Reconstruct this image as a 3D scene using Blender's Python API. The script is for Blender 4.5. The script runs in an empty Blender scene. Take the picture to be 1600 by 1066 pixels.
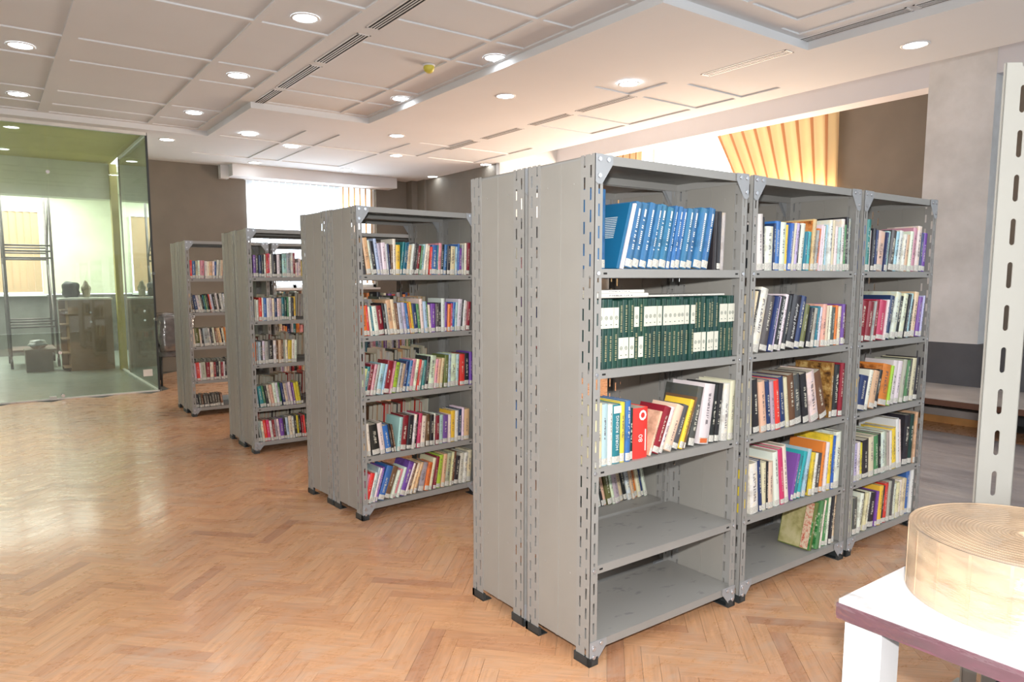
import bpy, bmesh, math, random
from mathutils import Matrix, Vector
C = bpy.context.scene.collection
SC = bpy.context.scene
R = math.radians
rng = random.Random(7)

# ------------------------------------------------------------------ camera, world, light, exposure
CX, CY, CZ = -1.8806, -1.9431, 1.5323
YAW, PITCH, ROLL = 0.6131, 0.1087, -0.0043
cam = bpy.data.cameras.new('camera'); camo = bpy.data.objects.new('camera', cam); C.objects.link(camo)
fw = Vector((math.sin(YAW) * math.cos(PITCH), math.cos(YAW) * math.cos(PITCH), -math.sin(PITCH)))
r0 = Vector((math.cos(YAW), -math.sin(YAW), 0)); u0 = r0.cross(fw)
rr = r0 * math.cos(ROLL) + u0 * math.sin(ROLL); uu = -r0 * math.sin(ROLL) + u0 * math.cos(ROLL)
camo.matrix_world = Matrix(((rr.x, uu.x, -fw.x, CX), (rr.y, uu.y, -fw.y, CY), (rr.z, uu.z, -fw.z, CZ), (0, 0, 0, 1)))
cam.sensor_width = 36; cam.lens = 1106.67 / 1600 * 36; cam.shift_x = 0.02905; cam.shift_y = 0.01709
cam.clip_start = 0.02; cam.clip_end = 200
SC.camera = camo

SC.view_settings.view_transform = 'Standard'; SC.view_settings.look = 'None'
SC.view_settings.gamma = 1; SC.view_settings.use_curve_mapping = False
SC.view_settings.exposure = 0.0

w = bpy.data.worlds.new('world'); SC.world = w; w.use_nodes = True
w.node_tree.nodes['Background'].inputs[0].default_value = (0.93, 0.97, 1.0, 1)
w.node_tree.nodes['Background'].inputs[1].default_value = 4.0

def lamp(name, kind, loc, energy, color=(1, 1, 1), rot=(0, 0, 0), size=0.1, size_y=None, spread=None):
    l = bpy.data.lights.new(name, kind); o = bpy.data.objects.new(name, l); C.objects.link(o)
    l.energy = energy; l.color = color; o.location = loc; o.rotation_euler = rot
    if kind == 'AREA':
        l.size = size
        if size_y: l.shape = 'RECTANGLE'; l.size_y = size_y
        if spread: l.spread = spread
    elif kind == 'POINT': l.shadow_soft_size = size
    return o
# the photographer's flash, mounted just above the lens
lamp('camera_flash', 'POINT', (CX - 0.02, CY - 0.03, CZ + 0.20), 420, (1.0, 0.98, 0.95), size=0.035)
# area lamps added for daylight; only the first stands in a window opening
lamp('window_daylight', 'AREA', (3.3, 11.15, 2.4), 120, (0.93, 0.97, 1.0), (R(-90), 0, 0), 2.4, 1.7)  # added area lamp in the far window opening, boosts its daylight
lamp('added_warm_fill', 'AREA', (8.2, 5.2, 2.2), 430, (1.0, 0.74, 0.53), (0, R(90 + 22), 0), 1.6, 3.2)  # added warm lamp on the room side of the curtain, lights the ceiling
lamp('assumed_side_daylight', 'AREA', (5.2, -5.6, 2.2), 150, (0.84, 0.93, 1.0), (R(90 + 14), 0, 0), 4.0, 1.6)  # added lamp before the closed back wall; side daylight assumed, no window built
lamp('office_fill_light', 'AREA', (-1.9, 14.2, 3.45), 330, (0.95, 1.0, 0.92), (0, 0, 0), 3.4, 2.8)  # added area lamp without a fitting, brightens the room behind the glass

# ------------------------------------------------------------------ helpers
def tag(o, label=None, cat=None, group=None, kind=None):
    if label: o['label'] = label
    if cat: o['category'] = cat
    if group: o['group'] = group
    if kind: o['kind'] = kind
    return o

def empty(name, loc=(0, 0, 0), rz=0):
    o = bpy.data.objects.new(name, None); C.objects.link(o); o.location = loc; o.rotation_euler = (0, 0, rz)
    o.empty_display_size = 0.1
    return o

class MB:
    """collects simple shapes into one mesh"""
    def __init__(s): s.v = []; s.f = []; s.m = []; s.c = []; s.uv = []; s.sm = []
    def add(s, vs, fs, mi=0, col=None, smooth=False, M=None):
        b = len(s.v)
        s.v += [tuple(M @ Vector(p)) for p in vs] if M else [tuple(p) for p in vs]
        for f in fs:
            s.f.append(tuple(i + b for i in f)); s.m.append(mi); s.c.append(col); s.sm.append(smooth); s.uv.append(None)
        return s
    def box(s, a, b, mi=0, col=None, M=None):
        x0, y0, z0 = a; x1, y1, z1 = b
        if x0 > x1: x0, x1 = x1, x0
        if y0 > y1: y0, y1 = y1, y0
        if z0 > z1: z0, z1 = z1, z0
        vs = [(x0, y0, z0), (x1, y0, z0), (x1, y1, z0), (x0, y1, z0), (x0, y0, z1), (x1, y0, z1), (x1, y1, z1), (x0, y1, z1)]
        return s.add(vs, [(0, 3, 2, 1), (4, 5, 6, 7), (0, 1, 5, 4), (1, 2, 6, 5), (2, 3, 7, 6), (3, 0, 4, 7)], mi, col, M=M)
    def prism(s, poly, y0, y1, mi=0, M=None, axis='y', smooth=False):
        n = len(poly)
        P = {'y': lambda p, t: (p[0], t, p[1]), 'z': lambda p, t: (p[0], p[1], t), 'x': lambda p, t: (t, p[0], p[1])}[axis]
        vs = [P(p, y0) for p in poly] + [P(p, y1) for p in poly]
        s.add(vs, [tuple(range(n))[::-1], tuple(range(n, 2 * n))], mi, M=M)
        b = len(s.v) - 2 * n
        for i in range(n):
            j = (i + 1) % n
            s.f.append((b + i, b + j, b + n + j, b + n + i)); s.m.append(mi); s.c.append(None); s.sm.append(smooth); s.uv.append(None)
        return s
    def cyl(s, p0, p1, r, n=10, mi=0, r1=None, cap=True):
        p0 = Vector(p0); p1 = Vector(p1); r1 = r if r1 is None else r1
        d = (p1 - p0).normalized(); a = Vector((0, 0, 1)) if abs(d.z) < .9 else Vector((1, 0, 0))
        x = d.cross(a).normalized(); y = d.cross(x)
        vs = []
        for p, q in ((p0, r), (p1, r1)):
            for i in range(n):
                t = 2 * math.pi * i / n; vs.append(p + x * math.cos(t) * q + y * math.sin(t) * q)
        s.add(vs, [(i, (i + 1) % n, n + (i + 1) % n, n + i) for i in range(n)], mi, smooth=True)
        b = len(s.v) - 2 * n
        if cap:
            s.add([], [], mi)
            for f in (tuple(b + i for i in range(n))[::-1], tuple(b + n + i for i in range(n))):
                s.f.append(f); s.m.append(mi); s.c.append(None); s.sm.append(False); s.uv.append(None)
        return s
    def tube(s, pts, r, n=8, mi=0):
        for a, b in zip(pts, pts[1:]): s.cyl(a, b, r, n, mi)
        return s
    def lathe(s, prof, n=24, mi=0, c=(0, 0, 0), smooth=True):
        vs = []
        for (r, z) in prof:
            for i in range(n):
                t = 2 * math.pi * i / n; vs.append((c[0] + r * math.cos(t), c[1] + r * math.sin(t), c[2] + z))
        fs = []
        for k in range(len(prof) - 1):
            for i in range(n):
                j = (i + 1) % n; fs.append((k * n + i, k * n + j, (k + 1) * n + j, (k + 1) * n + i))
        return s.add(vs, fs, mi, smooth=smooth)
    def mesh(s, name, mats):
        me = bpy.data.meshes.new(name); me.from_pydata(s.v, [], s.f)
        for m in (mats if isinstance(mats, (list, tuple)) else [mats]): me.materials.append(m)
        me.polygons.foreach_set('material_index', s.m)
        me.polygons.foreach_set('use_smooth', s.sm)
        if any(c is not None for c in s.c):
            at = me.color_attributes.new('Col', 'FLOAT_COLOR', 'CORNER'); d = []
            for p, c in zip(me.polygons, s.c): d += list(c or (1, 1, 1, 0)) * p.loop_total
            at.data.foreach_set('color', d)
        if any(u is not None for u in s.uv):
            ul = me.uv_layers.new(name='UVMap'); d = []
            for p, u in zip(me.polygons, s.uv):
                for k in range(p.loop_total): d += list(u[k]) if u else [-1.0, -1.0]
            ul.data.foreach_set('uv', d)
        me.update(); return me
    def build(s, name, mats, parent=None, loc=None):
        o = bpy.data.objects.new(name, s.mesh(name, mats)); C.objects.link(o)
        if parent: o.parent = parent
        if loc: o.location = loc
        return o

def link(name, me, parent=None, loc=None, rot=None):
    o = bpy.data.objects.new(name, me); C.objects.link(o)
    if parent: o.parent = parent
    if loc: o.location = loc
    if rot: o.rotation_euler = rot
    return o

# ------------------------------------------------------------------ materials
class N:
    def __init__(s, name):
        s.m = bpy.data.materials.new(name); s.m.use_nodes = True; s.t = s.m.node_tree
        s.b = s.t.nodes['Principled BSDF']; s.out = s.t.nodes['Material Output']
    def n(s, typ, **k):
        x = s.t.nodes.new(typ)
        for a, v in k.items():
            if a.startswith('i_'):
                key = a[2:]; x.inputs[int(key) if key.isdigit() else key].default_value = v
            else: setattr(x, a, v)
        return x
    def l(s, a, b): s.t.links.new(a, b)
    def noise(s, scale, detail=3, rough=0.5, coord='Object', mapping=None):
        tc = s.n('ShaderNodeTexCoord'); nz = s.n('ShaderNodeTexNoise')
        nz.inputs['Scale'].default_value = scale; nz.inputs['Detail'].default_value = detail; nz.inputs['Roughness'].default_value = rough
        if mapping:
            mp = s.n('ShaderNodeMapping'); mp.inputs['Scale'].default_value = mapping; s.l(tc.outputs[coord], mp.inputs[0]); s.l(mp.outputs[0], nz.inputs[0])
        else: s.l(tc.outputs[coord], nz.inputs[0])
        return nz
    def ramp(s, src, stops):
        r = s.n('ShaderNodeValToRGB'); e = r.color_ramp.elements
        e[0].position = stops[0][0]; e[0].color = (*stops[0][1], 1); e[1].position = stops[-1][0]; e[1].color = (*stops[-1][1], 1)
        for p, c in stops[1:-1]: q = e.new(p); q.color = (*c, 1)
        s.l(src, r.inputs[0]); return r
    def bump(s, src, strength=.1, dist=.01):
        b = s.n('ShaderNodeBump'); b.inputs['Strength'].default_value = strength; b.inputs['Distance'].default_value = dist
        s.l(src, b.inputs['Height']); s.l(b.outputs[0], s.b.inputs['Normal'])

def simple(name, col, rough=.6, metal=0., var=.06, scale=6., bump=0.0, spec=None, emit=None, es=0):
    m = N(name); nz = m.noise(scale)
    a = tuple(max(0, c * (1 - var)) for c in col); b = tuple(min(1, c * (1 + var)) for c in col)
    r = m.ramp(nz.outputs[0], [(.3, a), (.7, b)]); m.l(r.outputs[0], m.b.inputs['Base Color'])
    m.b.inputs['Roughness'].default_value = rough; m.b.inputs['Metallic'].default_value = metal
    if spec is not None: m.b.inputs['Specular IOR Level'].default_value = spec
    if bump: n2 = m.noise(scale * 12); m.bump(n2.outputs[0], bump, .002)
    if emit: m.b.inputs['Emission Color'].default_value = (*emit, 1); m.b.inputs['Emission Strength'].default_value = es
    return m.m

M = {}
M['metal'] = simple('grey_painted_steel', (.315, .312, .30), .42, var=.035, scale=3, bump=.02)
def shelf_metal():
    m = N('dusty_shelf_steel'); nz = m.noise(7, 4, .6, mapping=(1, 2.2, 1)); r = m.ramp(nz.outputs[0], [(.60, (.35, .345, .33)), (.65, (.26, .26, .255))])
    m.l(r.outputs[0], m.b.inputs['Base Color']); m.b.inputs['Roughness'].default_value = .5; return m.m
M['shelf_metal'] = shelf_metal()
M['metal_side'] = simple('grey_side_panel_steel', (.315, .305, .28), .5, var=.06, scale=2.2, bump=.03)
M['bracket'] = simple('pale_steel_bracket', (.35, .365, .385), .38, .1)
M['bolt'] = simple('zinc_bolt', (.6, .62, .66), .3, .8)
M['dark'] = simple('dark_slot', (.015, .015, .015), .8)
M['foot'] = simple('black_plastic_foot', (.035, .042, .045), .5)
M['ceiling'] = simple('ceiling_paint', (.77, .79, .81), .85, var=.015, scale=1.5)
M['trim'] = simple('white_trim', (.8, .8, .8), .5, var=.02)
M['brown'] = simple('taupe_wall_paint', (.19, .165, .135), .7, var=.07, scale=2.5, bump=.05)
M['white_wall'] = simple('white_wall_paint', (.72, .72, .74), .8, var=.03, scale=1.2)
M['beam'] = simple('pale_grey_beam', (.62, .62, .66), .8, var=.03, scale=1.2)
M['wainscot'] = simple('dark_grey_panel', (.085, .088, .10), .6, var=.08)
M['brown_edge'] = simple('brown_stone_edge', (.12, .055, .035), .4)
M['marble'] = simple('grey_marble', (.42, .40, .39), .35, var=.2, scale=3)
M['timber'] = simple('orange_timber', (.62, .32, .11), .5, var=.15, scale=5)
M['white_metal'] = simple('white_painted_steel', (.44, .435, .40), .35, var=.01)
M['white_lam'] = simple('white_laminate', (.82, .82, .84), .22, var=.01)
M['maroon_edge'] = simple('maroon_edge_band', (.16, .07, .09), .4, var=.2)
M['chrome'] = simple('chrome', (.75, .75, .76), .15, 1.0)
M['yellow_wall'] = simple('olive_yellow_paint', (.56, .50, .18), .8, var=.08, scale=1.3)
M['green_wall'] = simple('pale_green_paint', (.74, .78, .62), .8, var=.05, scale=1)
M['tile'] = simple('grey_green_floor_tile', (.25, .28, .25), .25, var=.08, scale=1.2)
M['dado'] = simple('grey_stone_dado', (.12, .12, .11), .6, var=.25, scale=3)
M['cabinet'] = simple('brown_cabinet_board', (.24, .155, .09), .5, var=.1, scale=2)
M['scaffold'] = simple('galvanised_tube', (.13, .11, .11), .45, .3, var=.25, scale=9)
M['black_plastic'] = simple('black_plastic', (.02, .02, .022), .5)
M['film'] = simple('wrinkled_clear_film', (.35, .35, .36), .2, var=.3, scale=12, bump=.4)
M['chair_fabric'] = simple('grey_chair_fabric', (.14, .13, .135), .7, var=.4, scale=14, bump=.3)
M['yellow_plastic'] = simple('yellow_plastic', (.62, .55, .08), .4)
M['sticker'] = simple('white_sticker', (.75, .75, .72), .6)
M['soil'] = simple('cream_bag', (.5, .45, .35), .8, var=.2)
M['lamp_on'] = simple('lit_diffuser', (1, 1, 1), .5, emit=(.90, .96, 1), es=20)

def plaster():
    m = N('rough_grey_plaster'); a = m.noise(1.6, 6, .6); r = m.ramp(a.outputs[0], [(.3, (.52, .52, .52)), (.5, (.62, .62, .62)), (.7, (.72, .72, .73))])
    m.l(r.outputs[0], m.b.inputs['Base Color']); m.b.inputs['Roughness'].default_value = .85
    b = m.noise(5, 5); m.bump(b.outputs[0], .25, .01); return m.m
M['plaster'] = plaster()

def floor_mat():
    m = N('parquet_oak')
    at = m.n('ShaderNodeAttribute', attribute_name='Col')
    sep = m.n('ShaderNodeSeparateColor'); m.l(at.outputs['Color'], sep.inputs[0])
    base = m.ramp(sep.outputs[0], [(0.0, (.53, .26, .14)), (.2, (.64, .33, .17)), (.5, (.70, .375, .195)), (.8, (.74, .415, .22)), (1.0, (.66, .38, .225))])
    uv = m.n('ShaderNodeUVMap'); mp = m.n('ShaderNodeMapping'); mp.inputs['Scale'].default_value = (3, 60, 1)
    cmb = m.n('ShaderNodeVectorMath', operation='ADD'); m.l(uv.outputs[0], mp.inputs[0]); m.l(mp.outputs[0], cmb.inputs[0]); m.l(at.outputs['Color'], cmb.inputs[1])
    g = m.n('ShaderNodeTexNoise'); g.inputs['Scale'].default_value = 1.6; g.inputs['Detail'].default_value = 4; m.l(cmb.outputs[0], g.inputs[0])
    gr = m.ramp(g.outputs[0], [(.3, (.84, .80, .77)), (.65, (1.08, 1.06, 1.03))])
    mul = m.n('ShaderNodeMix', data_type='RGBA', blend_type='MULTIPLY'); mul.inputs[0].default_value = 1
    m.l(base.outputs[0], mul.inputs[6]); m.l(gr.outputs[0], mul.inputs[7])
    d = m.noise(.75, 6, .62); dr = m.ramp(d.outputs[0], [(.40, (.06, .06, .06)), (.66, (.85, .85, .85))])
    d2 = m.noise(5, 6, .7, mapping=(1, 2.2, 1)); d2r = m.ramp(d2.outputs[0], [(.45, (.15, .15, .15)), (.75, (1, 1, 1))])
    dm = m.n('ShaderNodeMath', operation='MULTIPLY'); m.l(dr.outputs[0], dm.inputs[0]); m.l(d2r.outputs[0], dm.inputs[1])
    dust = m.n('ShaderNodeMix', data_type='RGBA'); m.l(dm.outputs[0], dust.inputs[0]); m.l(mul.outputs[2], dust.inputs[6]); dust.inputs[7].default_value = (.62, .50, .41, 1)
    m.l(dust.outputs[2], m.b.inputs['Base Color'])
    rg = m.ramp(d2.outputs[0], [(.3, (.20, .20, .20)), (.75, (.44, .44, .44))]); m.l(rg.outputs[0], m.b.inputs['Roughness'])
    b = m.noise(22, 4); m.bump(b.outputs[0], .05, .008)
    m.b.inputs['Coat Weight'].default_value = .25; m.b.inputs['Coat Roughness'].default_value = .12
    return m.m
M['parquet'] = floor_mat()

def cover_mat():
    m = N('printed_book_cover')
    at = m.n('ShaderNodeAttribute', attribute_name='Col'); uv = m.n('ShaderNodeUVMap')
    sx = m.n('ShaderNodeSeparateXYZ'); m.l(uv.outputs[0], sx.inputs[0])
    def mt(op, a, b=None, c=None):
        x = m.n('ShaderNodeMath', operation=op)
        for i, v in enumerate((a, b, c)):
            if v is None: continue
            if isinstance(v, (int, float)): x.inputs[i].default_value = v
            else: m.l(v, x.inputs[i])
        return x.outputs[0]
    U, V, A = sx.outputs[0], sx.outputs[1], at.outputs['Alpha']
    # lettering: broken strokes running along the spine, starting and ending at heights that differ per book
    dx = mt('ABSOLUTE', mt('SUBTRACT', U, .5)); inx = mt('LESS_THAN', dx, mt('MULTIPLY_ADD', A, .08, .10))
    lo = mt('MULTIPLY_ADD', mt('FRACT', mt('MULTIPLY', A, 7.3)), .2, .22); hi = mt('MULTIPLY_ADD', mt('FRACT', mt('MULTIPLY', A, 3.7)), .25, .66)
    inz = mt('MULTIPLY', mt('GREATER_THAN', V, lo), mt('LESS_THAN', V, hi))
    cv = m.n('ShaderNodeCombineXYZ'); m.l(mt('MULTIPLY', U, 2.2), cv.inputs[0]); m.l(mt('MULTIPLY', V, 46), cv.inputs[1]); m.l(mt('MULTIPLY', A, 91), cv.inputs[2])
    nz = m.n('ShaderNodeTexNoise'); nz.inputs['Scale'].default_value = 1; nz.inputs['Detail'].default_value = 1; m.l(cv.outputs[0], nz.inputs[0])
    ltr = mt('MULTIPLY', mt('MULTIPLY', inx, inz), mt('GREATER_THAN', nz.outputs[0], .5))
    ltr = mt('MULTIPLY', ltr, mt('GREATER_THAN', U, -.5))
    # ink is light on dark covers and dark on light ones
    bw = m.n('ShaderNodeRGBToBW'); m.l(at.outputs['Color'], bw.inputs[0])
    ink = m.n('ShaderNodeMix', data_type='RGBA'); m.l(mt('LESS_THAN', bw.outputs[0], .28), ink.inputs[0])
    ink.inputs[6].default_value = (.12, .10, .12, 1); ink.inputs[7].default_value = (.72, .70, .58, 1)
    # printed picture on the boards of some books
    pic = m.noise(14, 3, .6); pr = m.ramp(pic.outputs[0], [(.35, (.55, .50, .45)), (.5, (1, 1, 1)), (.62, (1.15, 1.0, .75))])
    pm = m.n('ShaderNodeMix', data_type='RGBA', blend_type='MULTIPLY'); m.l(mt('MULTIPLY', mt('GREATER_THAN', A, .55), .7), pm.inputs[0])
    m.l(at.outputs['Color'], pm.inputs[6]); m.l(pr.outputs[0], pm.inputs[7])
    fin = m.n('ShaderNodeMix', data_type='RGBA'); m.l(mt('MULTIPLY', ltr, .8), fin.inputs[0]); m.l(pm.outputs[2], fin.inputs[6]); m.l(ink.outputs[2], fin.inputs[7])
    m.l(fin.outputs[2], m.b.inputs['Base Color']); m.b.inputs['Roughness'].default_value = .38
    return m.m
M['cover'] = cover_mat()
def pages_mat():
    m = N('paper_edges'); nz = m.noise(1, 2, mapping=(900, 3, 3)); r = m.ramp(nz.outputs[0], [(.35, (.50, .44, .33)), (.6, (.74, .69, .58))])
    m.l(r.outputs[0], m.b.inputs['Base Color']); m.b.inputs['Roughness'].default_value = .9; return m.m
M['pages'] = pages_mat()
def label_mat():
    m = N('call_number_label'); nz = m.noise(1, 2, mapping=(160, 160, 330)); r = m.ramp(nz.outputs[0], [(.36, (.30, .29, .28)), (.43, (.66, .64, .58))])
    m.l(r.outputs[0], m.b.inputs['Base Color']); m.b.inputs['Roughness'].default_value = .55; return m.m
M['label'] = label_mat()
M['patch'] = simple('cream_paper_patch', (.74, .74, .64), .7, var=.05)
M['ink'] = simple('dark_green_ink', (.05, .09, .07), .6)
M['gold_ink'] = simple('gold_ink', (.42, .40, .24), .5)
M['white_ink'] = simple('white_ink', (.85, .87, .85), .5)
M['red_ink'] = simple('orange_red_ink', (.75, .17, .05), .5)

def glass_mat(name='sheet_glass', tint=(.95, .98, .96)):
    m = N(name); m.t.nodes.remove(m.b)
    tr = m.n('ShaderNodeBsdfTransparent'); tr.inputs[0].default_value = (*tint, 1)
    gl = m.n('ShaderNodeBsdfGlossy'); gl.inputs['Roughness'].default_value = .01; gl.inputs[0].default_value = (.95, 1, .97, 1)
    df = m.n('ShaderNodeBsdfDiffuse'); df.inputs[0].default_value = (.55, .6, .56, 1)
    fr = m.n('ShaderNodeFresnel'); fr.inputs[0].default_value = 1.52
    k = m.n('ShaderNodeMath', operation='MULTIPLY'); k.inputs[1].default_value = 1.5; k.use_clamp = True; m.l(fr.outputs[0], k.inputs[0])
    mx = m.n('ShaderNodeMixShader'); m.l(k.outputs[0], mx.inputs[0]); m.l(tr.outputs[0], mx.inputs[1]); m.l(gl.outputs[0], mx.inputs[2])
    nz = m.noise(1.3, 5, .6); r = m.ramp(nz.outputs[0], [(.4, (.02, .02, .02)), (.75, (.13, .13, .13))])
    mx2 = m.n('ShaderNodeMixShader'); m.l(r.outputs[0], mx2.inputs[0]); m.l(mx.outputs[0], mx2.inputs[1]); m.l(df.outputs[0], mx2.inputs[2])
    m.l(mx2.outputs[0], m.out.inputs[0]); return m.m
M['glass'] = glass_mat()

def cloth(name, col, tcol, mix=.5):
    m = N(name); m.t.nodes.remove(m.b)
    a = m.n('ShaderNodeBsdfDiffuse'); a.inputs[0].default_value = (*col, 1); b = m.n('ShaderNodeBsdfTranslucent'); b.inputs[0].default_value = (*tcol, 1)
    nz = m.noise(40, 2); r = m.ramp(nz.outputs[0], [(.3, (mix - .05,) * 3), (.7, (mix + .05,) * 3)])
    x = m.n('ShaderNodeMixShader'); m.l(r.outputs[0], x.inputs[0]); m.l(a.outputs[0], x.inputs[1]); m.l(b.outputs[0], x.inputs[2]); m.l(x.outputs[0], m.out.inputs[0]); return m.m
M['blind_white'] = cloth('white_blind_fabric', (.8, .82, .85), (.75, .8, .85), .6)
M['blind_beige'] = cloth('beige_blind_fabric', (.72, .56, .38), (.7, .5, .3), .35)
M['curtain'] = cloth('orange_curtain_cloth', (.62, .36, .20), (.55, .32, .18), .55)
M['curtain_lit'] = cloth('lit_curtain_cloth', (.75, .62, .42), (.75, .62, .42), .6)

def wrap_mat():
    m = N('clear_stretch_film'); m.t.nodes.remove(m.b)
    tr = m.n('ShaderNodeBsdfTransparent'); gl = m.n('ShaderNodeBsdfGlossy'); gl.inputs['Roughness'].default_value = .12
    nz = m.noise(9, 4, .6, mapping=(1, 1, 3)); r = m.ramp(nz.outputs[0], [(.35, (.06,) * 3), (.75, (.38,) * 3)])
    b = m.n('ShaderNodeBump'); b.inputs['Strength'].default_value = .6; b.inputs['Distance'].default_value = .01; m.l(nz.outputs[0], b.inputs['Height']); m.l(b.outputs[0], gl.inputs['Normal'])
    x = m.n('ShaderNodeMixShader'); m.l(r.outputs[0], x.inputs[0]); m.l(tr.outputs[0], x.inputs[1]); m.l(gl.outputs[0], x.inputs[2]); m.l(x.outputs[0], m.out.inputs[0]); return m.m
M['wrap'] = wrap_mat()
M['veneer'] = simple('pale_veneer_edging', (.60, .43, .285), .6, var=.05, scale=4)
def sheet_mat():
    m = N('dusty_plastic_sheet'); nz = m.noise(1, 5, .6, mapping=(5, 1.2, 1)); r = m.ramp(nz.outputs[0], [(.3, (.24, .22, .23)), (.5, (.36, .34, .35)), (.7, (.46, .42, .40))])
    m.l(r.outputs[0], m.b.inputs['Base Color']); m.b.inputs['Roughness'].default_value = .3; m.bump(nz.outputs[0], .5, .03); return m.m
M['sheet'] = sheet_mat()

# ------------------------------------------------------------------ the setting
ZL, ZH = 3.57, 3.64          # lower ceiling plane, raised ceiling plane
CXR = 5.6                    # where the lower ceiling ends on the window side
def st(mb, name, mat, parent=None):
    o = mb.build(name, mat, parent)
    if not parent: o['kind'] = 'structure'
    return o

# floor: herringbone parquet, columns running away from the camera
FY1 = 8.85
floor = st(MB().box((-5, -6, -.12), (CXR + 3, FY1, -.006)).box((.1, FY1, -.12), (CXR + 3, 13, -.006)), 'floor', M['dado'])
L_, W_ = 0.42, 0.070
cs = math.sqrt(.5)
planks = []
def herr():
    for m_ in range(-30, 40):
        for k in range(-220, 260):
            for kind in (0, 1):
                u, v = k * W_ + m_ * 2 * L_, k * W_
                if kind == 0: ru = (u, u + L_, v, v + W_)
                else: ru = (u + L_, u + L_ + W_, v + W_ - L_, v + W_)
                cu, cv = (ru[0] + ru[1]) / 2, (ru[2] + ru[3]) / 2
                x, y = (cu - cv) * cs, (cu + cv) * cs
                if -3.6 < x < 6.5 and -1.9 < y < 11.0: yield kind, ru, x, y
prng = random.Random(3)
for kind, ru, x, y in herr():
    if y > FY1 - .02 and x < .15: continue
    d = (Vector((x, y, 0)) - Vector((CX, CY, CZ)))
    dep = d.dot(fw); px = d.dot(rr) / max(dep, .01); py = d.dot(uu) / max(dep, .01)
    vis = dep > .3 and -.74 < px < .84 and py > -.53
    if not vis and y < 4 and not (dep > 0 and -1.0 < px < 1.1 and py > -.8): continue
    planks.append((dep if vis and not (0 < x < 2.8 and 0 < y < .8) and not (x > .1 and y < -1.05) else 99, kind, ru, x, y))
planks.sort(key=lambda p: p[0])
def plank_mb(mb, kind, ru, tone, gap=.0006):
    u0, u1, v0, v1 = ru[0] + gap, ru[1] - gap, ru[2] + gap, ru[3] - gap
    z1 = -.0004 + .0005 * tone[1]
    P = lambda u, v, z: ((u - v) * cs, (u + v) * cs, z)
    vs = [P(u0, v0, -.006), P(u1, v0, -.006), P(u1, v1, -.006), P(u0, v1, -.006), P(u0, v0, z1), P(u1, v0, z1), P(u1, v1, z1), P(u0, v1, z1)]
    b = len(mb.f)
    mb.add(vs, [(4, 5, 6, 7), (0, 1, 5, 4), (1, 2, 6, 5), (2, 3, 7, 6), (3, 0, 4, 7)], 0, (*tone, 1))
    if kind == 0: mb.uv[b] = [(0, 0), (L_, 0), (L_, W_), (0, W_)]
    else: mb.uv[b] = [(0, 0), (0, W_), (L_, W_), (L_, 0)]
rest = MB()
for i, (dep, kind, ru, x, y) in enumerate(planks):
    tone = (min(1, max(0, prng.gauss(.5, .24))), prng.random(), prng.random())
    if i < 300:
        b = MB(); plank_mb(b, kind, ru, tone); b.build('plank', M['parquet'], floor)
    else: plank_mb(rest, kind, ru, tone)
o = rest.build('plank_field', M['parquet'], floor); o['kind'] = 'stuff'

def cells(mb, x0, x1, y0, y1, z, top, rects):
    xs = sorted({x0, x1} | {v for r in rects for v in r[:2] if x0 < v < x1}); ys = sorted({y0, y1} | {v for r in rects for v in r[2:] if y0 < v < y1})
    for j in range(len(ys) - 1):
        run = None
        for i in range(len(xs) - 1):
            cx, cy = (xs[i] + xs[i + 1]) / 2, (ys[j] + ys[j + 1]) / 2
            hole = any(r[0] < cx < r[1] and r[2] < cy < r[3] for r in rects)
            if hole:
                if run is not None: mb.box((run, ys[j], z), (xs[i], ys[j + 1], top)); run = None
            elif run is None: run = xs[i]
        if run is not None: mb.box((run, ys[j], z), (xs[-1], ys[j + 1], top))
ceil_m = MB(); tiles = []
def grid(cols, rows, z):
    for a, b in cols:
        for c, d in rows: tiles.append((a, b, c, d, z))
rowsL = [(1.40, 2.00), (2.05, 3.30), (3.35, 4.03), (4.08, 5.32), (5.37, 6.06), (6.11, 7.37), (7.42, 8.07), (8.12, 8.55)]
grid([(-3.2, -1.17), (-1.05, .07), (.13, .71)], rowsL, ZH)
grid([(-5, -3.26)], rowsL, ZH)
rowsR = [(.10, .72), (.77, 2.0), (2.05, 2.70), (2.75, 3.35), (3.40, 4.01), (4.06, 5.27), (5.32, 5.93), (5.98, 6.58)]
grid([(1.02, 1.95), (2.0, 2.32)], rowsR, ZH)
grid([(2.45, 3.05), (3.1, 3.72)], [(-1.0, .2), (.25, 1.0), (1.05, 1.52)], ZH)
grid([(3.77, 4.05)], [(-1.0, .2), (.25, 1.70)], ZH)
grid([(.98, 1.87), (1.93, 2.36), (2.42, 3.48)], [(7.5, 8.5), (8.56, 10.08)], ZL)
grid([(3.56, 4.10)], [(3.17, 3.72), (6.78, 7.40), (7.46, 8.4)], ZL)
grid([(4.30, 5.24)], [(2.62, 3.10), (3.17, 3.72), (3.79, 4.78), (4.85, 5.5), (5.57, 6.7), (6.78, 7.40), (7.46, 8.4)], ZL)
TOPC = 3.78
def region(x0, x1, y0, y1, z):
    cells(ceil_m, x0, x1, y0, y1, z, TOPC, [t[:4] for t in tiles if t[4] == z and t[0] >= x0 - .001 and t[1] <= x1 + .001 and t[2] >= y0 - .001 and t[3] <= y1 + .001])
region(-5, .85, -6, 8.62, ZH); region(.85, 2.37, -6, 6.64, ZH); region(2.37, 4.29, -6, 1.76, ZH)
region(2.37, 4.29, 1.76, 6.64, ZL); region(4.29, CXR, -6, 6.64, ZL)
region(.85, CXR, 6.64, 11.3, ZL); region(-5, .85, 8.62, 8.9, ZL); region(.1, .85, 8.9, 11.3, ZL)
ceil = st(ceil_m, 'ceiling', M['ceiling'])
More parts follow.
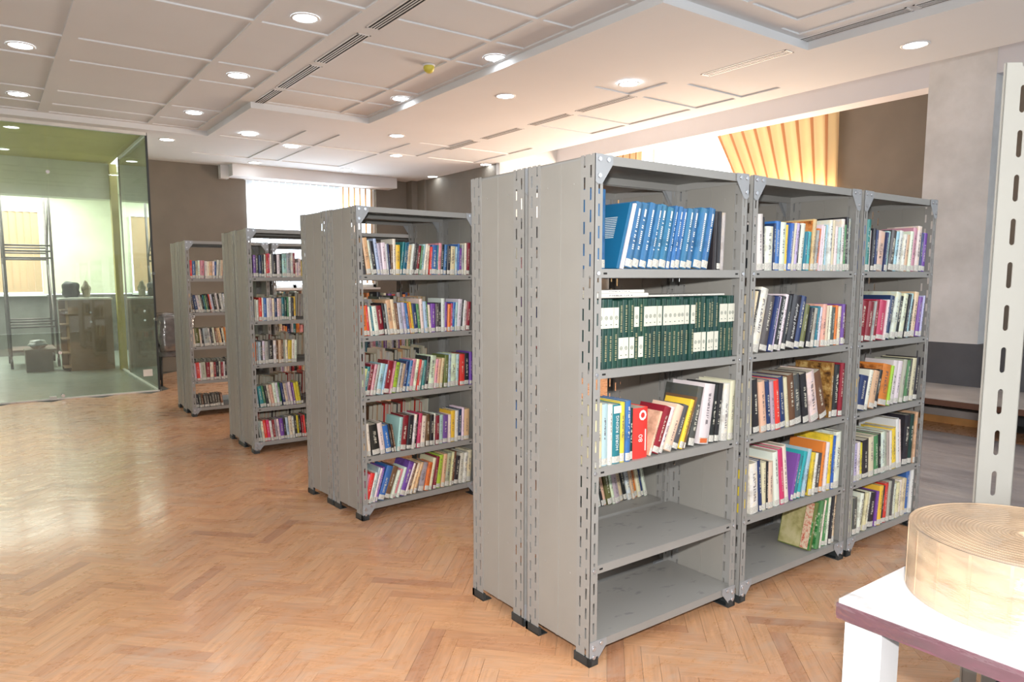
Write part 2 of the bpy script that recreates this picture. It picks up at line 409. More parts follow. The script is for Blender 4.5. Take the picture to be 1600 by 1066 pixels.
for (a, b, c, d, z) in tiles:
    MB().box((a, c, z + .014), (b, d, TOPC - .01)).build('ceiling_panel', M['ceiling'], ceil)
# high part of the ceiling over the window alcove
st(MB().box((CXR, -6, 4.3), (9.0, 11.3, 4.4)).box((CXR - .02, -6, TOPC), (CXR, 11.3, 4.4)), 'ceiling_alcove', M['ceiling'])

# far brown wall with its window opening (x 2.15..4.75, z 1.42..3.42)
wb = MB()
YB = 11.12
wb.box((.1, YB, 0), (2.13, YB + .2, ZL)).box((2.13, YB, 0), (4.72, YB + .2, 1.42)).box((2.13, YB, 3.5), (4.72, YB + .2, ZL)).box((4.72, YB, 0), (5.55, YB + .2, ZL))
wall_far = st(wb, 'wall_far', M['brown'])
st(MB().box((5.55, 10.62, 0), (5.9, YB + .2, ZL)).box((5.42, 10.90, 0), (5.55, YB, ZL)), 'column_corner', M['brown'])
# pelmet box above that window
st(MB().box((1.80, 10.75, 3.37), (5.0, YB, ZL)).box((1.66, 10.98, 3.34), (1.80, YB, ZL)), 'trim_pelmet', M['white_wall'])
wf = MB()
for xx in (2.13, 2.98, 3.84, 4.66): wf.box((xx, YB + .08, 1.42), (xx + .06, YB + .14, 3.5))
wf.box((2.13, YB + .08, 1.42), (4.72, YB + .14, 1.48)).box((2.13, YB + .08, 3.44), (4.72, YB + .14, 3.5))
win1 = st(wf, 'window_1', M['trim'])
MB().box((2.1, YB - .06, 1.38), (4.75, YB + .02, 1.42)).build('window_sill', M['trim'], win1)
# vertical blinds
for i in range(21):
    x = 2.2 + i * .12
    a = R(12 if i < 15 else 35)
    mt_ = M['blind_white'] if i < 15 else M['blind_beige']
    b = MB(); Mx = Matrix.Translation((x, YB - .02 - .0, 0)) @ Matrix.Rotation(a, 4, 'Z')
    ww = .056 if i < 15 else .034
    b.box((-ww, -.0012, 1.5), (ww, .0012, 3.37), M=Mx)
    o = b.build('blind_slat', mt_)
    o.parent = None
    if i == 0:
        blind = empty('vertical_blind', (2.2, YB - .02, 1.5)); tag(blind, 'vertical slat blind, white with beige slats at one end, on far window', 'blind')
        bpy.context.view_layer.update()
        b2 = MB().box((-.1, -.02, 1.86), (2.5, .02, 1.885)); b2.build('head_rail', M['trim'], blind)
    o.parent = blind; o.matrix_parent_inverse = Matrix.Translation((-2.2, -(YB - .02), -1.5))

# right-hand brown return at the far end, then alcove, beam, pillar, windows
st(MB().box((5.6, 8.24, 0), (5.8, 10.62, ZL + .05)), 'wall_far_return', M['brown'])
st(MB().box((5.6, 8.14, 0), (6.96, 8.24, 4.3)), 'wall_alcove_end', M['plaster'])
XW = 6.9
st(MB().box((XW, 1.22, .83), (XW + .45, 1.87, 4.3)), 'column_plaster', M['plaster'])
st(MB().box((XW + .006, 1.87, 3.66), (XW + .30, 8.14, 4.3)).box((XW + .006, -6, 3.66), (XW + .30, 1.22, 4.3)), 'beam_window_side', M['beam'])
st(MB().box((XW, -6, .36), (XW + .3, 8.14, .83)).box((XW, -6, .0), (XW + .3, 8.14, .36)), 'wall_wainscot', M['wainscot'])
XO = 8.4
wr = MB()
wr.box((XO, 9.0, 0), (XO + .2, 11.3, 4.3)).box((XO, 3.74, 0), (XO + .2, 9.0, 1.2)).box((XO, 3.74, 4.12), (XO + .2, 9.0, 4.3)).box((XO, -6, 0), (XO + .2, 3.74, 4.3)).box((XW + .3, 8.14, 0), (XO, 8.3, 4.3))
st(wr, 'wall_outer', M['brown'])
st(MB().box((XW + .3, -6, 0), (XO, 8.3, .02)), 'floor_alcove', M['marble'])
wf = MB()
for yy in (3.74, 5.5, 7.2, 8.94): wf.box((XO + .08, yy, 1.2), (XO + .14, yy + .06, 4.12))
wf.box((XO + .08, 3.74, 1.2), (XO + .14, 9.0, 1.26)).box((XO + .08, 3.74, 4.06), (XO + .14, 9.0, 4.12)).box((XO + .08, 5.5, 3.15), (XO + .14, 6.4, 3.2))
st(wf, 'window_2', M['trim'])
def curtain(name, y0t, y1t, y0b, y1b, label, mat, n=9, z0=1.1, z1=4.1, amp=.045):
    K = n * 8; rows = 14; vs = []; fs = []
    for j in range(rows + 1):
        t = j / rows; a = y0t + (y0b - y0t) * t; b = y1t + (y1b - y1t) * t; z = z1 + (z0 - z1) * t
        for i in range(K + 1):
            s = i / K; vs.append((XO - .12 + amp * math.sin(s * n * 2 * math.pi + .6 * math.sin(3 * t)) + .02 * math.sin(s * 7 + t * 3), a + (b - a) * s, z))
    for j in range(rows):
        for i in range(K): q = j * (K + 1) + i; fs.append((q, q + 1, q + K + 2, q + K + 1))
    e = empty(name, (XO - .12, (y0t + y1t) / 2, z0)); tag(e, label, 'curtain')
    mb_ = MB().add(vs, fs, smooth=True)
    mb_.m = [1 if math.sin(((q % K) + .5) / K * n * 2 * math.pi) > -.6 else 0 for q in range(len(fs))]  # paler cloth colour on most pleats paints in daylight; narrow folds stay orange
    o = mb_.build('cloth', [mat, M['curtain_lit']], e); o.location = (-(XO - .12), -(y0t + y1t) / 2, -z0)
    md = o.modifiers.new('s', 'SOLIDIFY'); md.thickness = .002
    b = MB().cyl((XO - .12, min(y0t, y1t), z1 + .01), (XO - .12, max(y0t, y1t), z1 + .01), .012, 8).build('curtain_rod', M['trim'], e); b.location = o.location
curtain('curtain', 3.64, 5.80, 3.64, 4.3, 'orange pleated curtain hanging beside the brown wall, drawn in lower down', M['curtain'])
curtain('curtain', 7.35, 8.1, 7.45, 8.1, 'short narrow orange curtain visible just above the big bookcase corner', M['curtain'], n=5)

# ledge, timber step
st(MB().box((5.77, -6, .30), (XW, 4.4, .36)), 'trim_ledge', M['marble'])
st(MB().box((5.765, -6, .295), (5.80, 4.4, .352)), 'trim_ledge_edge', M['brown_edge'])
stp = empty('step_platform', (6.46, .92, 0)); tag(stp, 'low orange timber platform topped with grey under the wall ledge', 'platform')
MB().box((0, 0, 0), (.42, 3.3, .075)).build('timber_base', M['timber'], stp)
MB().box((.01, .01, .075), (.42, 3.3, .15)).build('top_slab', M['marble'], stp)
b = MB(); n = 40
vs = []; fs = []
for i in range(n + 1):
    for j in range(n + 1):
        x = 3.1 + 2.8 * i / n; y = -1.6 + 5.4 * j / n
        vs.append((x, y, .004 + .006 * abs(math.sin(x * 5 + 2 * math.sin(y * 3)))))
for i in range(n):
    for j in range(n): q = i * (n + 1) + j; fs.append((q, q + n + 1, q + n + 2, q + 1))
o = b.add(vs, fs, smooth=True).build('plastic_sheet', M['sheet']); tag(o, 'creased grey plastic sheet spread on the floor beyond the big bookcase', 'sheet')

# unseen sides of the hall
st(MB().box((-5.2, -6, 0), (-5, FY1, TOPC)), 'wall_left', M['white_wall'])
st(MB().box((-5, -6.2, 0), (9, -6, 4.4)), 'wall_back', M['white_wall'])

# ------------------------------------------------------------------ glass room
gw = MB().box((-5, FY1 - .02, 0), (.1, FY1 + .02, .02)).box((-5, FY1 - .03, ZL - .04), (.1, FY1 + .03, ZL)).box((.08, FY1, 0), (.12, 12.0, .02)).box((.08, FY1, ZL - .04), (.12, YB, ZL))
gwall = st(gw, 'wall_glass', M['sticker'])
xs = [-5, -3.6, -2.2, -1.085, .1]
for a, b in zip(xs, xs[1:]): MB().box((a + .002, FY1 - .006, .02), (b - .002, FY1 + .006, ZL - .04)).build('glass_pane', M['glass'], gwall)
MB().box((.094, FY1 + .01, .02), (.106, YB, ZL - .04)).build('glass_pane', M['glass'], gwall)
MB().box((.085, FY1 - .012, .0), (.112, FY1 + .004, ZL)).build('glass_edge_strip', M['foot'], gwall)
for z in (1.02, 1.66): MB().cyl((.1, FY1 - .04, z), (.1, FY1 + .04, z), .022, 12).build('glass_clamp', M['chrome'], gwall)
for z in (.05, .62, 2.95): MB().cyl((-1.085, FY1 - .03, z), (-1.085, FY1 + .03, z), .022, 12).build('glass_clamp', M['chrome'], gwall)
MB().box((-1.24, FY1 - .03, 0), (-1.16, FY1 + .01, .05)).build('floor_clamp', M['sticker'], gwall)
o = MB().box((-.10, FY1 - .009, .225), (.02, FY1 - .006, .32)).build('paper_notice', M['sticker']); tag(o, 'small white paper square stuck low on the glass wall near its corner', 'notice')
st(MB().box((-5, FY1 + .02, -.1), (.1, 12.0, 0)).box((-5, 12, -.1), (3, 16.2, 0)), 'floor_tile', M['tile'])
st(MB().box((-5, 8.9, ZL + .02), (.1, 12.1, 3.7)), 'ceiling_glass_room', M['yellow_wall'])
st(MB().box((-5, 12.1, 2.98), (.1, 12.4, 3.7)), 'beam_glass_room', M['green_wall'])
st(MB().box((-5, 12.4, 3.5), (3, 16.2, 3.6)), 'ceiling_office', M['green_wall'])
st(MB().box((.06, 11.95, 0), (.17, 12.1, ZL)), 'column_yellow', M['yellow_wall'])
w2 = MB().box((-5, 16, 1.3), (-3.4, 16.2, 3.5)).box((-3.4, 16, 3.05), (-.78, 16.2, 3.5)).box((-.78, 16, 1.3), (3, 16.2, 3.5))
st(w2, 'wall_office', M['green_wall'])
st(MB().box((-5, 15.95, 0), (3, 16.2, 1.28)), 'wall_office_dado', M['dado'])
st(MB().box((1.3, YB + .2, 0), (1.5, 16, 3.5)), 'wall_office_side', M['green_wall'])
st(MB().box((-5.2, FY1, 0), (-5, 16.2, 3.7)), 'wall_office_left', M['green_wall'])
blind2 = empty('vertical_blind', (-.8, 15.9, 1.32)); tag(blind2, 'closed beige vertical blind on window behind the glass room', 'blind')
for i in range(20):
    x = -.065 - i * .13
    MB().box((-.068, -.0012, .02), (.068, .0012, 1.7), M=Matrix.Translation((x, 0, 0)) @ Matrix.Rotation(R(16), 4, 'Z')).build('blind_slat', M['blind_beige'], blind2)
MB().box((-2.7, -.02, 1.7), (.02, .03, 1.74)).build('head_rail', M['trim'], blind2)
MB().box((-2.7, -.04, -.06), (.06, .03, -.02)).build('bottom_ledge', M['trim'], blind2)

# mobile scaffold
sf = empty('scaffold_tower', (-1.16, 13.6, 0)); tag(sf, 'tall wheeled steel scaffold tower seen through the glass wall', 'scaffold')
for sx in (-.36, .36):
    for sy in (-.55, .55):
        MB().cyl((sx, sy, .24), (sx, sy, 3.3), .024, 10).build('upright', M['scaffold'], sf)
        c = MB().cyl((sx, sy, .12), (sx, sy, .26), .016, 8).build('caster', M['scaffold'], sf)
        MB().cyl((sx - .02, sy, .10), (sx + .02, sy, .10), .085, 16).build('wheel', M['black_plastic'], c)
for sy in (-.55, .55):
    for z in (1.98, 2.10, 2.20, .75, .85): MB().cyl((-.36, sy, z), (.36, sy, z), .016, 8).build('rung', M['scaffold'], sf)
for sx in (-.36, .36):
    MB().cyl((sx, -.55, .4), (sx, .55, 1.9), .014, 8).build('brace', M['scaffold'], sf)
    MB().cyl((sx, -.55, 3.2), (sx, .55, 2.0), .014, 8).build('brace', M['scaffold'], sf)
MB().box((-.34, -.5, .30), (.34, .5, .34)).build('deck_board', M['scaffold'], sf)
# brown cabinet
cb = empty('cabinet', (-.78, 12.2, 0)); tag(cb, 'brown wooden cabinet with open end shelves inside the glass room', 'cabinet')
MB().box((.10, 0, 0), (.78, .02, 1.24)).build('front_panel', M['cabinet'], cb)
MB().box((0, .5, 0), (.78, .52, 1.24)).box((.76, 0.02, 0), (.78, .5, 1.24)).box((.10, .02, 0), (.12, .5, 1.24)).build('carcass', M['cabinet'], cb)
for z in (.05, .3, .55, .8, 1.05): MB().box((0, 0.02, z), (.10, .5, z + .02)).build('shelf', M['cabinet'], cb)
MB().box((-.02, -.02, 1.24), (.80, .54, 1.27)).build('top', M['white_lam'], cb)
for z in (.85, 1.02): MB().cyl((.44, -.03, z), (.44, 0, z), .02, 12).build('knob', M['chrome'], cb)
# bags on the cabinet and boxes on the floor
def lump(name, loc, size, mat, label, cat, seed):
    bm = bmesh.new(); bmesh.ops.create_icosphere(bm, subdivisions=3, radius=1)
    r = random.Random(seed); ph = [r.random() * 6 for _ in range(6)]
    for v in bm.verts:
        k = 1 + .12 * math.sin(v.co.x * 5 + ph[0]) * math.sin(v.co.y * 4 + ph[1]) + .1 * math.sin(v.co.z * 7 + ph[2])
        v.co = Vector((v.co.x * size[0] * k, v.co.y * size[1] * k, max(v.co.z, -.8) * size[2] * k))
    lo = min(v.co.z for v in bm.verts)
    for v in bm.verts: v.co.z -= lo
    me = bpy.data.meshes.new(name); bm.to_mesh(me); bm.free(); me.materials.append(mat)
    for p in me.polygons: p.use_smooth = True
    o = link(name, me, None, loc); tag(o, label, cat); return o
lump('bag', (-.60, 12.45, 1.272), (.14, .12, .17), M['black_plastic'], 'dark lumpy bag sitting on top of the brown cabinet', 'bag', 1)
lump('bag', (-.36, 12.42, 1.272), (.07, .09, .15), M['soil'], 'small cream bag beside the dark one on the brown cabinet', 'bag', 2)
bx = empty('storage_box', (-1.13, 12.65, 0)); tag(bx, 'dark open box with white plastic on top below the scaffold', 'box')
MB().box((-.2, -.2, 0), (.2, .2, .36)).build('body', M['dado'], bx); MB().box((-.21, -.21, .36), (.21, .21, .39)).build('rim', M['dado'], bx)
lump('plastic_bag', (-1.13, 12.65, .392), (.15, .14, .08), M['film'], 'white crumpled plastic bag lying on the dark box', 'bag', 3)

# wrapped office chairs beside the glass corner
def chair(loc, rz, label):
    e = empty('office_chair', loc, rz); tag(e, label, 'chair', 'film-wrapped chairs by the taupe wall')
    def pad(name, c, s, mat, p=e):
        bm = bmesh.new(); bmesh.ops.create_cube(bm, size=1)
        bmesh.ops.subdivide_edges(bm, edges=bm.edges[:], cuts=4, use_grid_fill=True)
        for v in bm.verts:
            q = v.co * 2; k = 1 - .12 * (q.x ** 4 + q.y ** 4) * .5
            wob = 1 + .05 * math.sin(q.x * 5 + q.z * 4) * math.cos(q.y * 6)
            v.co = Vector((v.co.x * s[0] * k * wob, v.co.y * s[1] * k * wob, v.co.z * s[2] * wob)) + Vector(c)
        me = bpy.data.meshes.new(name); bm.to_mesh(me); bm.free(); me.materials.append(mat)
        for f in me.polygons: f.use_smooth = True
        return link(name, me, p)
    pad('seat', (0, 0, .47), (.50, .48, .09), M['chair_fabric'])
    bk = pad('backrest', (0, .24, .78), (.50, .10, .50), M['chair_fabric'])
    pad('plastic_film', (0, .24, .79), (.54, .15, .54), M['wrap'])
    for s in (-1, 1):
        MB().tube([(s * .25, -.18, .44), (s * .27, -.18, .66), (s * .27, .16, .67), (s * .25, .22, .60)], .017, 8).build('armrest', M['black_plastic'], e)
        for y in (-.2, .22): MB().tube([(s * .22, y, .44), (s * .24, y * 1.08, .0)], .015, 8).build('leg', M['black_plastic'], e)
chair((.46, 9.55, 0), R(180), 'grey film-wrapped chair standing just outside the glass corner')
chair((.62, 10.25, 0), R(170), 'grey film-wrapped chair pushed back against the taupe wall')

# ------------------------------------------------------------------ ceiling fittings
def lamp_mesh():
    n = 28
    ring = MB().lathe([(.115, 0), (.113, -.006), (.098, -.008), (.092, -.002)], n).mesh('trim_ring', M['trim'])
    vs = [(0, 0, -.004)] + [(.094 * math.cos(2 * math.pi * i / n), .094 * math.sin(2 * math.pi * i / n), -.002) for i in range(n)]
    dif = MB().add(vs, [(0, 1 + (i + 1) % n, 1 + i) for i in range(n)], smooth=True).mesh('diffuser', M['lamp_on'])
    return ring, dif
RING, DIF = lamp_mesh()
def s35(x, y, z):  # positions measured on a plane at 3.5 m, moved along the sight line to height z
    k = (z - CZ) / (3.5 - CZ); return (CX + (x - CX) * k, CY + (y - CY) * k)
def downlight(x, y, z, label):
    e = empty('downlight', (x, y, z)); tag(e, label, 'ceiling light', 'round recessed downlights')
    link('trim_ring', RING, e); link('diffuser', DIF, e)
A_ = ZH + .012
DL = [(-1.479, 5.287, A_, 'lit round downlight at the glass room side, nearer the diffusers end row'),
 (-1.432, 7.116, A_, 'lit round downlight just in front of the olive ceiling'),
 (.239, 3.356, A_, 'lit round downlight with a blue glare streak beside the slot diffusers'),
 (.264, 5.147, A_, 'lit round downlight second along the row beside the slot diffusers'),
 (.281, 6.947, A_, 'lit round downlight third along the row beside the slot diffusers'),
 (.357, 8.791, ZL, 'lit round downlight on low ceiling right past the glass corner'),
 (1.186, 7.820, ZL, 'lit round downlight on low ceiling where the slot diffusers end'),
 (1.965, 8.333, ZL, 'lit round downlight on low ceiling near a coffer joint before the pelmet'),
 (1.955, 10.023, ZL, 'lit round downlight close to the pelmet, towards its glass room end'),
 (3.520, 9.875, ZL, 'lit round downlight close to the pelmet middle above beige slats'),
 (2.864, 6.792, ZL, 'lit round downlight past the raised tray corner'),
 (3.581, 8.145, ZL, 'lit round downlight between tray corner and pelmet end'),
 (5.226, 9.760, ZL, 'lit round downlight brightening the far taupe corner'),
 (5.249, 8.064, ZL, 'lit round downlight above the second bookcase, by the taupe return wall'),
 (1.963, 5.033, A_, 'lit round downlight in narrow coffer at the tray edge, smaller in view'),
 (1.971, 3.320, A_, 'lit round downlight in narrow coffer at the tray edge beside smoke detector'),
 (2.838, 4.310, ZL, 'lit round downlight alone on the smooth peach-lit lower ceiling'),
 (3.583, 3.236, ZL, 'lit round downlight washed out in the brightest peach ceiling glow'),
 (4.697, 1.040, ZL, 'lit round downlight in front of the rough plaster column')]
for x, y, z, lb in DL:
    a, b = s35(x, y, z); downlight(a, b, z, lb)

def diffuser(x, y0, y1, z, label, wd=.13):
    e = empty('slot_diffuser', (x, (y0 + y1) / 2, z)); tag(e, label, 'air vent', 'linear slot air diffusers'); h = (y1 - y0) / 2; w_ = wd / 2
    MB().box((-w_, -h, -.004), (-w_ + .012, h, .0)).box((w_ - .012, -h, -.004), (w_, h, 0)).box((-w_, -h, -.004), (w_, -h + .015, 0)).box((-w_, h - .015, -.004), (w_, h, 0)).build('frame', M['trim'], e)
    MB().box((-w_ + .01, -h + .01, -.0015), (w_ - .01, h - .01, .0)).build('backing', M['dark'], e)
    for i in range(1, 4):
        xx = -w_ + .012 + (wd - .024) * i / 4
        MB().box((xx - .0048, -h + .012, -.005), (xx + .0048, h - .012, 0)).build('slat', M['trim'], e)
kk = (ZH - CZ) / (3.5 - CZ)
xa = CX + (.73 - CX) * kk + .03
for (a, b, lb) in [(6.311, 5.426, 'white slot diffuser at the tray end'), (5.35, 4.424, 'white slot diffuser second from the tray end'), (4.324, 3.428, 'white slot diffuser third from the tray end'), (3.281, 2.4, 'white slot diffuser at the top of the picture above the second bookcase')]:
    diffuser(xa, CY + (b - CY) * kk, CY + (a - CY) * kk, ZH, lb)
kl = (ZL - CZ) / (3.5 - CZ); xl = CX + (3.93 - CX) * kl + .04
for (a, b, lb) in [(7.273, 6.492, 'peach-lit slot diffuser, smallest and deepest in the hall'), (6.314, 5.488, 'peach-lit slot diffuser next after the smallest one'), (5.265, 4.545, 'pale glowing slot diffuser above the big bookcase post'), (4.388, 3.539, 'pale glowing slot diffuser beside the washed out downlight'), (2.616, 1.732, 'grey slot diffuser alone just before the ceiling step')]:
    diffuser(xl, CY + (b - CY) * kl, CY + (a - CY) * kl, ZL, lb)
for (a, b, lb) in [(1.568, .687, 'grey slot diffuser just inside the raised tray above the window beam'), (.643, -.3, 'grey slot diffuser at the picture edge above the window beam')]:
    diffuser(4.29 - .075, CY + (b - CY) * kk, CY + (a - CY) * kk, ZH, lb)
sd = empty('smoke_detector', (1.87, 4.28, ZH + .012)); tag(sd, 'round smoke detector under a yellow cap on the raised ceiling', 'smoke detector')
MB().lathe([(.06, 0), (.06, -.012), (.0, -.012)], 20).build('base', M['trim'], sd)
MB().lathe([(.052, -.012), (.055, -.03), (.045, -.06), (.025, -.075), (.0001, -.078)], 20).build('cap', M['yellow_plastic'], sd)

# ------------------------------------------------------------------ shelving
H = 2.0; D = .395; GAP = .021
LEV = [1.577, 1.190, .803, .410, .097]
def post_mesh(mirror, name='post', H=H, nw=.078, nn=.040, t=.0022, mat=None, pitch=.082, sl=.046, sw=.0095, two=True):
    b = MB()
    def leg(axis, width, cols):
        # columns of slots centred at positions cols; strips between
        def put(a0, a1, z0, z1):
            if axis == 'x': p, q = (a0, 0, z0), (a1, t, z1)
            else: p, q = (0, a0, z0), (t, a1, z1)
            if mirror: p, q = (-p[0], p[1], p[2]), (-q[0], q[1], q[2])
            b.box(p, q)
        e = 0
        for c, off in cols:
            put(e, c - sw / 2, 0, H)
            z = 0; k = off
            while k < H:
                put(c - sw / 2, c + sw / 2, z, min(k, H)); z = k + sl; k += pitch
            if z < H: put(c - sw / 2, c + sw / 2, z, H)
            e = c + sw / 2
        put(e, width, 0, H)
    leg('x', nn, [(nn * .55, .05)])
    leg('y', nw, [(nw * .30, .028), (nw * .74, .068)] if two else [(nw * .5, .03)])
    return b.mesh(name, mat or M['metal'])
PL, PR = post_mesh(False), post_mesh(True)
def foot_mesh(mirror):
    s = -1 if mirror else 1
    return MB().box((-.004 * s, -.004, 0), (.046 * s, .010, .036)).box((-.004 * s, -.004, 0), (.010 * s, .086, .036)).box((-.004 * s, -.004, 0), (.046 * s, .086, .004)).mesh('foot', M['foot'])
FL, FR = foot_mesh(False), foot_mesh(True)
def bracket_mesh(mirror, bottom):
    s = -1 if mirror else 1
    if not bottom: poly = [(0, 0), (.088, 0), (.088, -.032), (.038, -.100), (.030, -.108), (.010, -.108), (0, -.100)]
    else: poly = [(0, 0), (.092, 0), (.092, -.028), (.046, -.078), (.0, -.078)]
    poly = [(x * s, z) for x, z in poly]
    if s < 0: poly = poly[::-1]
    b = MB().prism(poly, -.004, -.0015, 0)
    pts = [(.018, -.018), (.062, -.018), (.018, -.078)] if not bottom else [(.06, -.014), (.02, -.03), (.02, -.064)]
    for x, z in pts:
        b.cyl((x * s, -.004, z), (x * s, -.009, z), .0085, 8, 1)
    return b.mesh('corner_bracket', [M['bracket'], M['bolt']])
BK = {(m_, bt): bracket_mesh(m_, bt) for m_ in (0, 1) for bt in (0, 1)}
def shelf_mesh(W, top=False, bottom=False):
    b = MB(); f = .034; e = .0068
    b.box((e, e, -.003), (W - e, D - e, 0), 3).box((e, .0025, -f), (W - e, .0050, 0)).box((e, D - .005, -f), (W - e, D - .0025, 0))
    b.box((e, .005, -f), (e + .002, D - .005, 0)).box((W - e - .002, .005, -f), (W - e, D - .005, 0))
    if not top:
        for x in (.052, W - .070): b.box((x, .0012, -.021), (x + .018, .0026, -.014), 1)
        for x in (.02, W - .02): b.cyl((x, .0, -.017), (x, -.005, -.017), .0075, 8, 2)
    return b.mesh('top_shelf' if top else 'shelf', [M['metal'], M['dark'], M['bolt'], M['shelf_metal']])
def panel_mesh():
    b = MB(); m_ = D / 2
    b.box((0, .066, .055), (.0015, D - .066, 1.985))
    b.box((-.0024, m_ - .007, .055), (.0038, m_ + .007, 1.985))
    for z in (.35, 1.0, 1.9): 
        for y in (.12, D - .12): b.cyl((-.0025, y, z), (.004, y, z), .005, 8, 0)
    return b.mesh('side_panel', M['metal_side'])
PANEL = panel_mesh(); SHM = {}
def unit(ox, oy, rz, W, label, group, flip=False):
    e = empty('shelving_unit', (ox, oy, 0), rz); tag(e, label, 'shelving', group)
    for (x, y, rot, pm, fm) in ((0, 0, 0, PL, FL), (W, 0, 0, PR, FR), (0, D, R(180), PR, FR), (W, D, R(180), PL, FL)):
        p = link('post', pm, e, (x, y, 0), (0, 0, rot)); link('foot', fm, p)
    for x in (.0024, W - .0040): link('side_panel', PANEL, e, (x, 0, 0))
    if W not in SHM: SHM[W] = (shelf_mesh(W), shelf_mesh(W, True))
    link('top_shelf', SHM[W][1], e, (0, 0, H - .003))
    for z in LEV: link('shelf', SHM[W][0], e, (0, 0, z))
    for (x, m_) in ((0, 0), (W, 1)):
        link('corner_bracket', BK[(m_, 0)], e, (x, 0, H - .002)); link('corner_bracket', BK[(m_, 1)], e, (x, 0, .102))
    for (x, m_) in ((0, 1), (W, 0)):
        link('corner_bracket', BK[(m_, 0)], e, (x, D, H - .002), (0, 0, R(180))); link('corner_bracket', BK[(m_, 1)], e, (x, D, .102), (0, 0, R(180)))
    return e
GB = .039
W1, W2, W3 = .936, .936, .845
RACKS = {'r4': (0, 0, 0, [W1, W2, W3]), 'r3': (.0296, 2.115, .055, [W1, W2]), 'r2': (.029, 4.323, -.0154, [W1, W2]), 'r1': (.008, 6.4976, -.0193, [W1, W2])}
UL = {('r4', 0, 0): 'grey slotted steel shelving unit holding blue and green volumes, two bare lower shelves',
 ('r4', 0, 1): 'grey slotted steel shelving unit holding crowded books, between two others, bare bottom corner',
 ('r4', 0, 2): 'grey slotted steel shelving unit at the window end of the big bookcase row',
 ('r4', 1, 0): 'grey slotted steel shelving unit back to back behind the blue and green volumes',
 ('r4', 1, 1): 'grey slotted steel shelving unit back to back behind the middle crowded bay',
 ('r4', 1, 2): 'grey slotted steel shelving unit back to back behind the window end bay',
 ('r3', 0, 0): 'grey steel shelving unit with five full shelves, first of the second row',
 ('r3', 0, 1): 'grey steel shelving unit of the second row mostly hidden by the big bookcase',
 ('r3', 1, 0): 'grey steel shelving unit backing the second row at its aisle end',
 ('r3', 1, 1): 'grey steel shelving unit backing the second row behind the big bookcase',
 ('r2', 0, 0): 'grey steel shelving unit at the aisle end of the third row, below the bright window',
 ('r2', 0, 1): 'grey steel shelving unit inward in the third row, hidden by the second row',
 ('r2', 1, 0): 'grey steel shelving unit backing the third row at its aisle end',
 ('r2', 1, 1): 'grey steel shelving unit backing the third row further inward',
 ('r1', 0, 0): 'grey steel shelving unit at the aisle end of the last row by the taupe wall',
 ('r1', 0, 1): 'grey steel shelving unit of the last row seen through the third row',
 ('r1', 1, 0): 'grey steel shelving unit backing the last row against the taupe wall side',
 ('r1', 1, 1): 'grey steel shelving unit backing the last row below the window'}
FR_ = {}
for rk, (ox, oy, rz, Ws) in RACKS.items():
    base = Matrix.Translation((ox, oy, 0)) @ Matrix.Rotation(rz, 4, 'Z'); x = 0
    for i, W in enumerate(Ws):
        for back in (0, 1):
            p = base @ Vector((x, back * (D + GAP), 0))
            unit(p.x, p.y, rz, W, UL[(rk, back, i)], 'back to back grey shelving units')
            FR_[(rk, back, i)] = (base @ Matrix.Translation((x, back * (D + GAP), 0)), W)
        x += W + GB

# ------------------------------------------------------------------ books
PAL = {'h': (.33, .19, .05), 'w': (.80, .79, .74), 'c': (.74, .66, .48), 'k': (.025, .025, .03), 'g': (.42, .42, .41), 'd': (.09, .09, .09), 'b': (.045, .16, .48), 'n': (.025, .045, .14),
 'l': (.42, .62, .72), 't': (.03, .22, .26), 'G': (.012, .055, .045), 'e': (.08, .26, .10), 'y': (.82, .62, .06), 'o': (.80, .24, .05), 'r': (.72, .05, .04),
 'm': (.26, .02, .035), 'p': (.20, .08, .38), 'i': (.72, .30, .38), 'B': (.17, .085, .045), 'a': (.66, .48, .28), 's': (.76, .50, .32), 'L': (.42, .62, .06), 'q': (.04, .42, .50),
 'O': (.16, .17, .05), 'v': (.52, .50, .70), 'K': (.60, .05, .15), 'u': (.045, .17, .38), 'T': (.01, .13, .24)}
NAMES = {'h': 'gold-brown', 'w': 'white', 'c': 'cream', 'k': 'black', 'g': 'grey', 'd': 'charcoal', 'b': 'blue', 'n': 'navy', 'l': 'pale blue', 't': 'teal', 'G': 'dark green', 'e': 'green', 'y': 'yellow', 'o': 'orange', 'r': 'red',
 'm': 'maroon', 'p': 'purple', 'i': 'pink', 'B': 'brown', 'a': 'tan', 's': 'peach', 'L': 'lime', 'q': 'turquoise', 'O': 'olive', 'v': 'lavender', 'K': 'crimson', 'u': 'mid blue', 'T': 'petrol blue'}
ORD = ['first', 'second', 'third', 'fourth', 'fifth', 'sixth', 'seventh', 'eighth', 'ninth', 'tenth', 'eleventh', 'twelfth', 'thirteenth', 'fourteenth', 'fifteenth', 'sixteenth', 'seventeenth', 'eighteenth', 'nineteenth', 'twentieth',
 'twenty-first', 'twenty-second', 'twenty-third', 'twenty-fourth', 'twenty-fifth', 'twenty-sixth', 'twenty-seventh', 'twenty-eighth', 'twenty-ninth', 'thirtieth', 'thirty-first', 'thirty-second', 'thirty-third', 'thirty-fourth', 'thirty-fifth', 'thirty-sixth', 'thirty-seventh', 'thirty-eighth', 'thirty-ninth', 'fortieth']

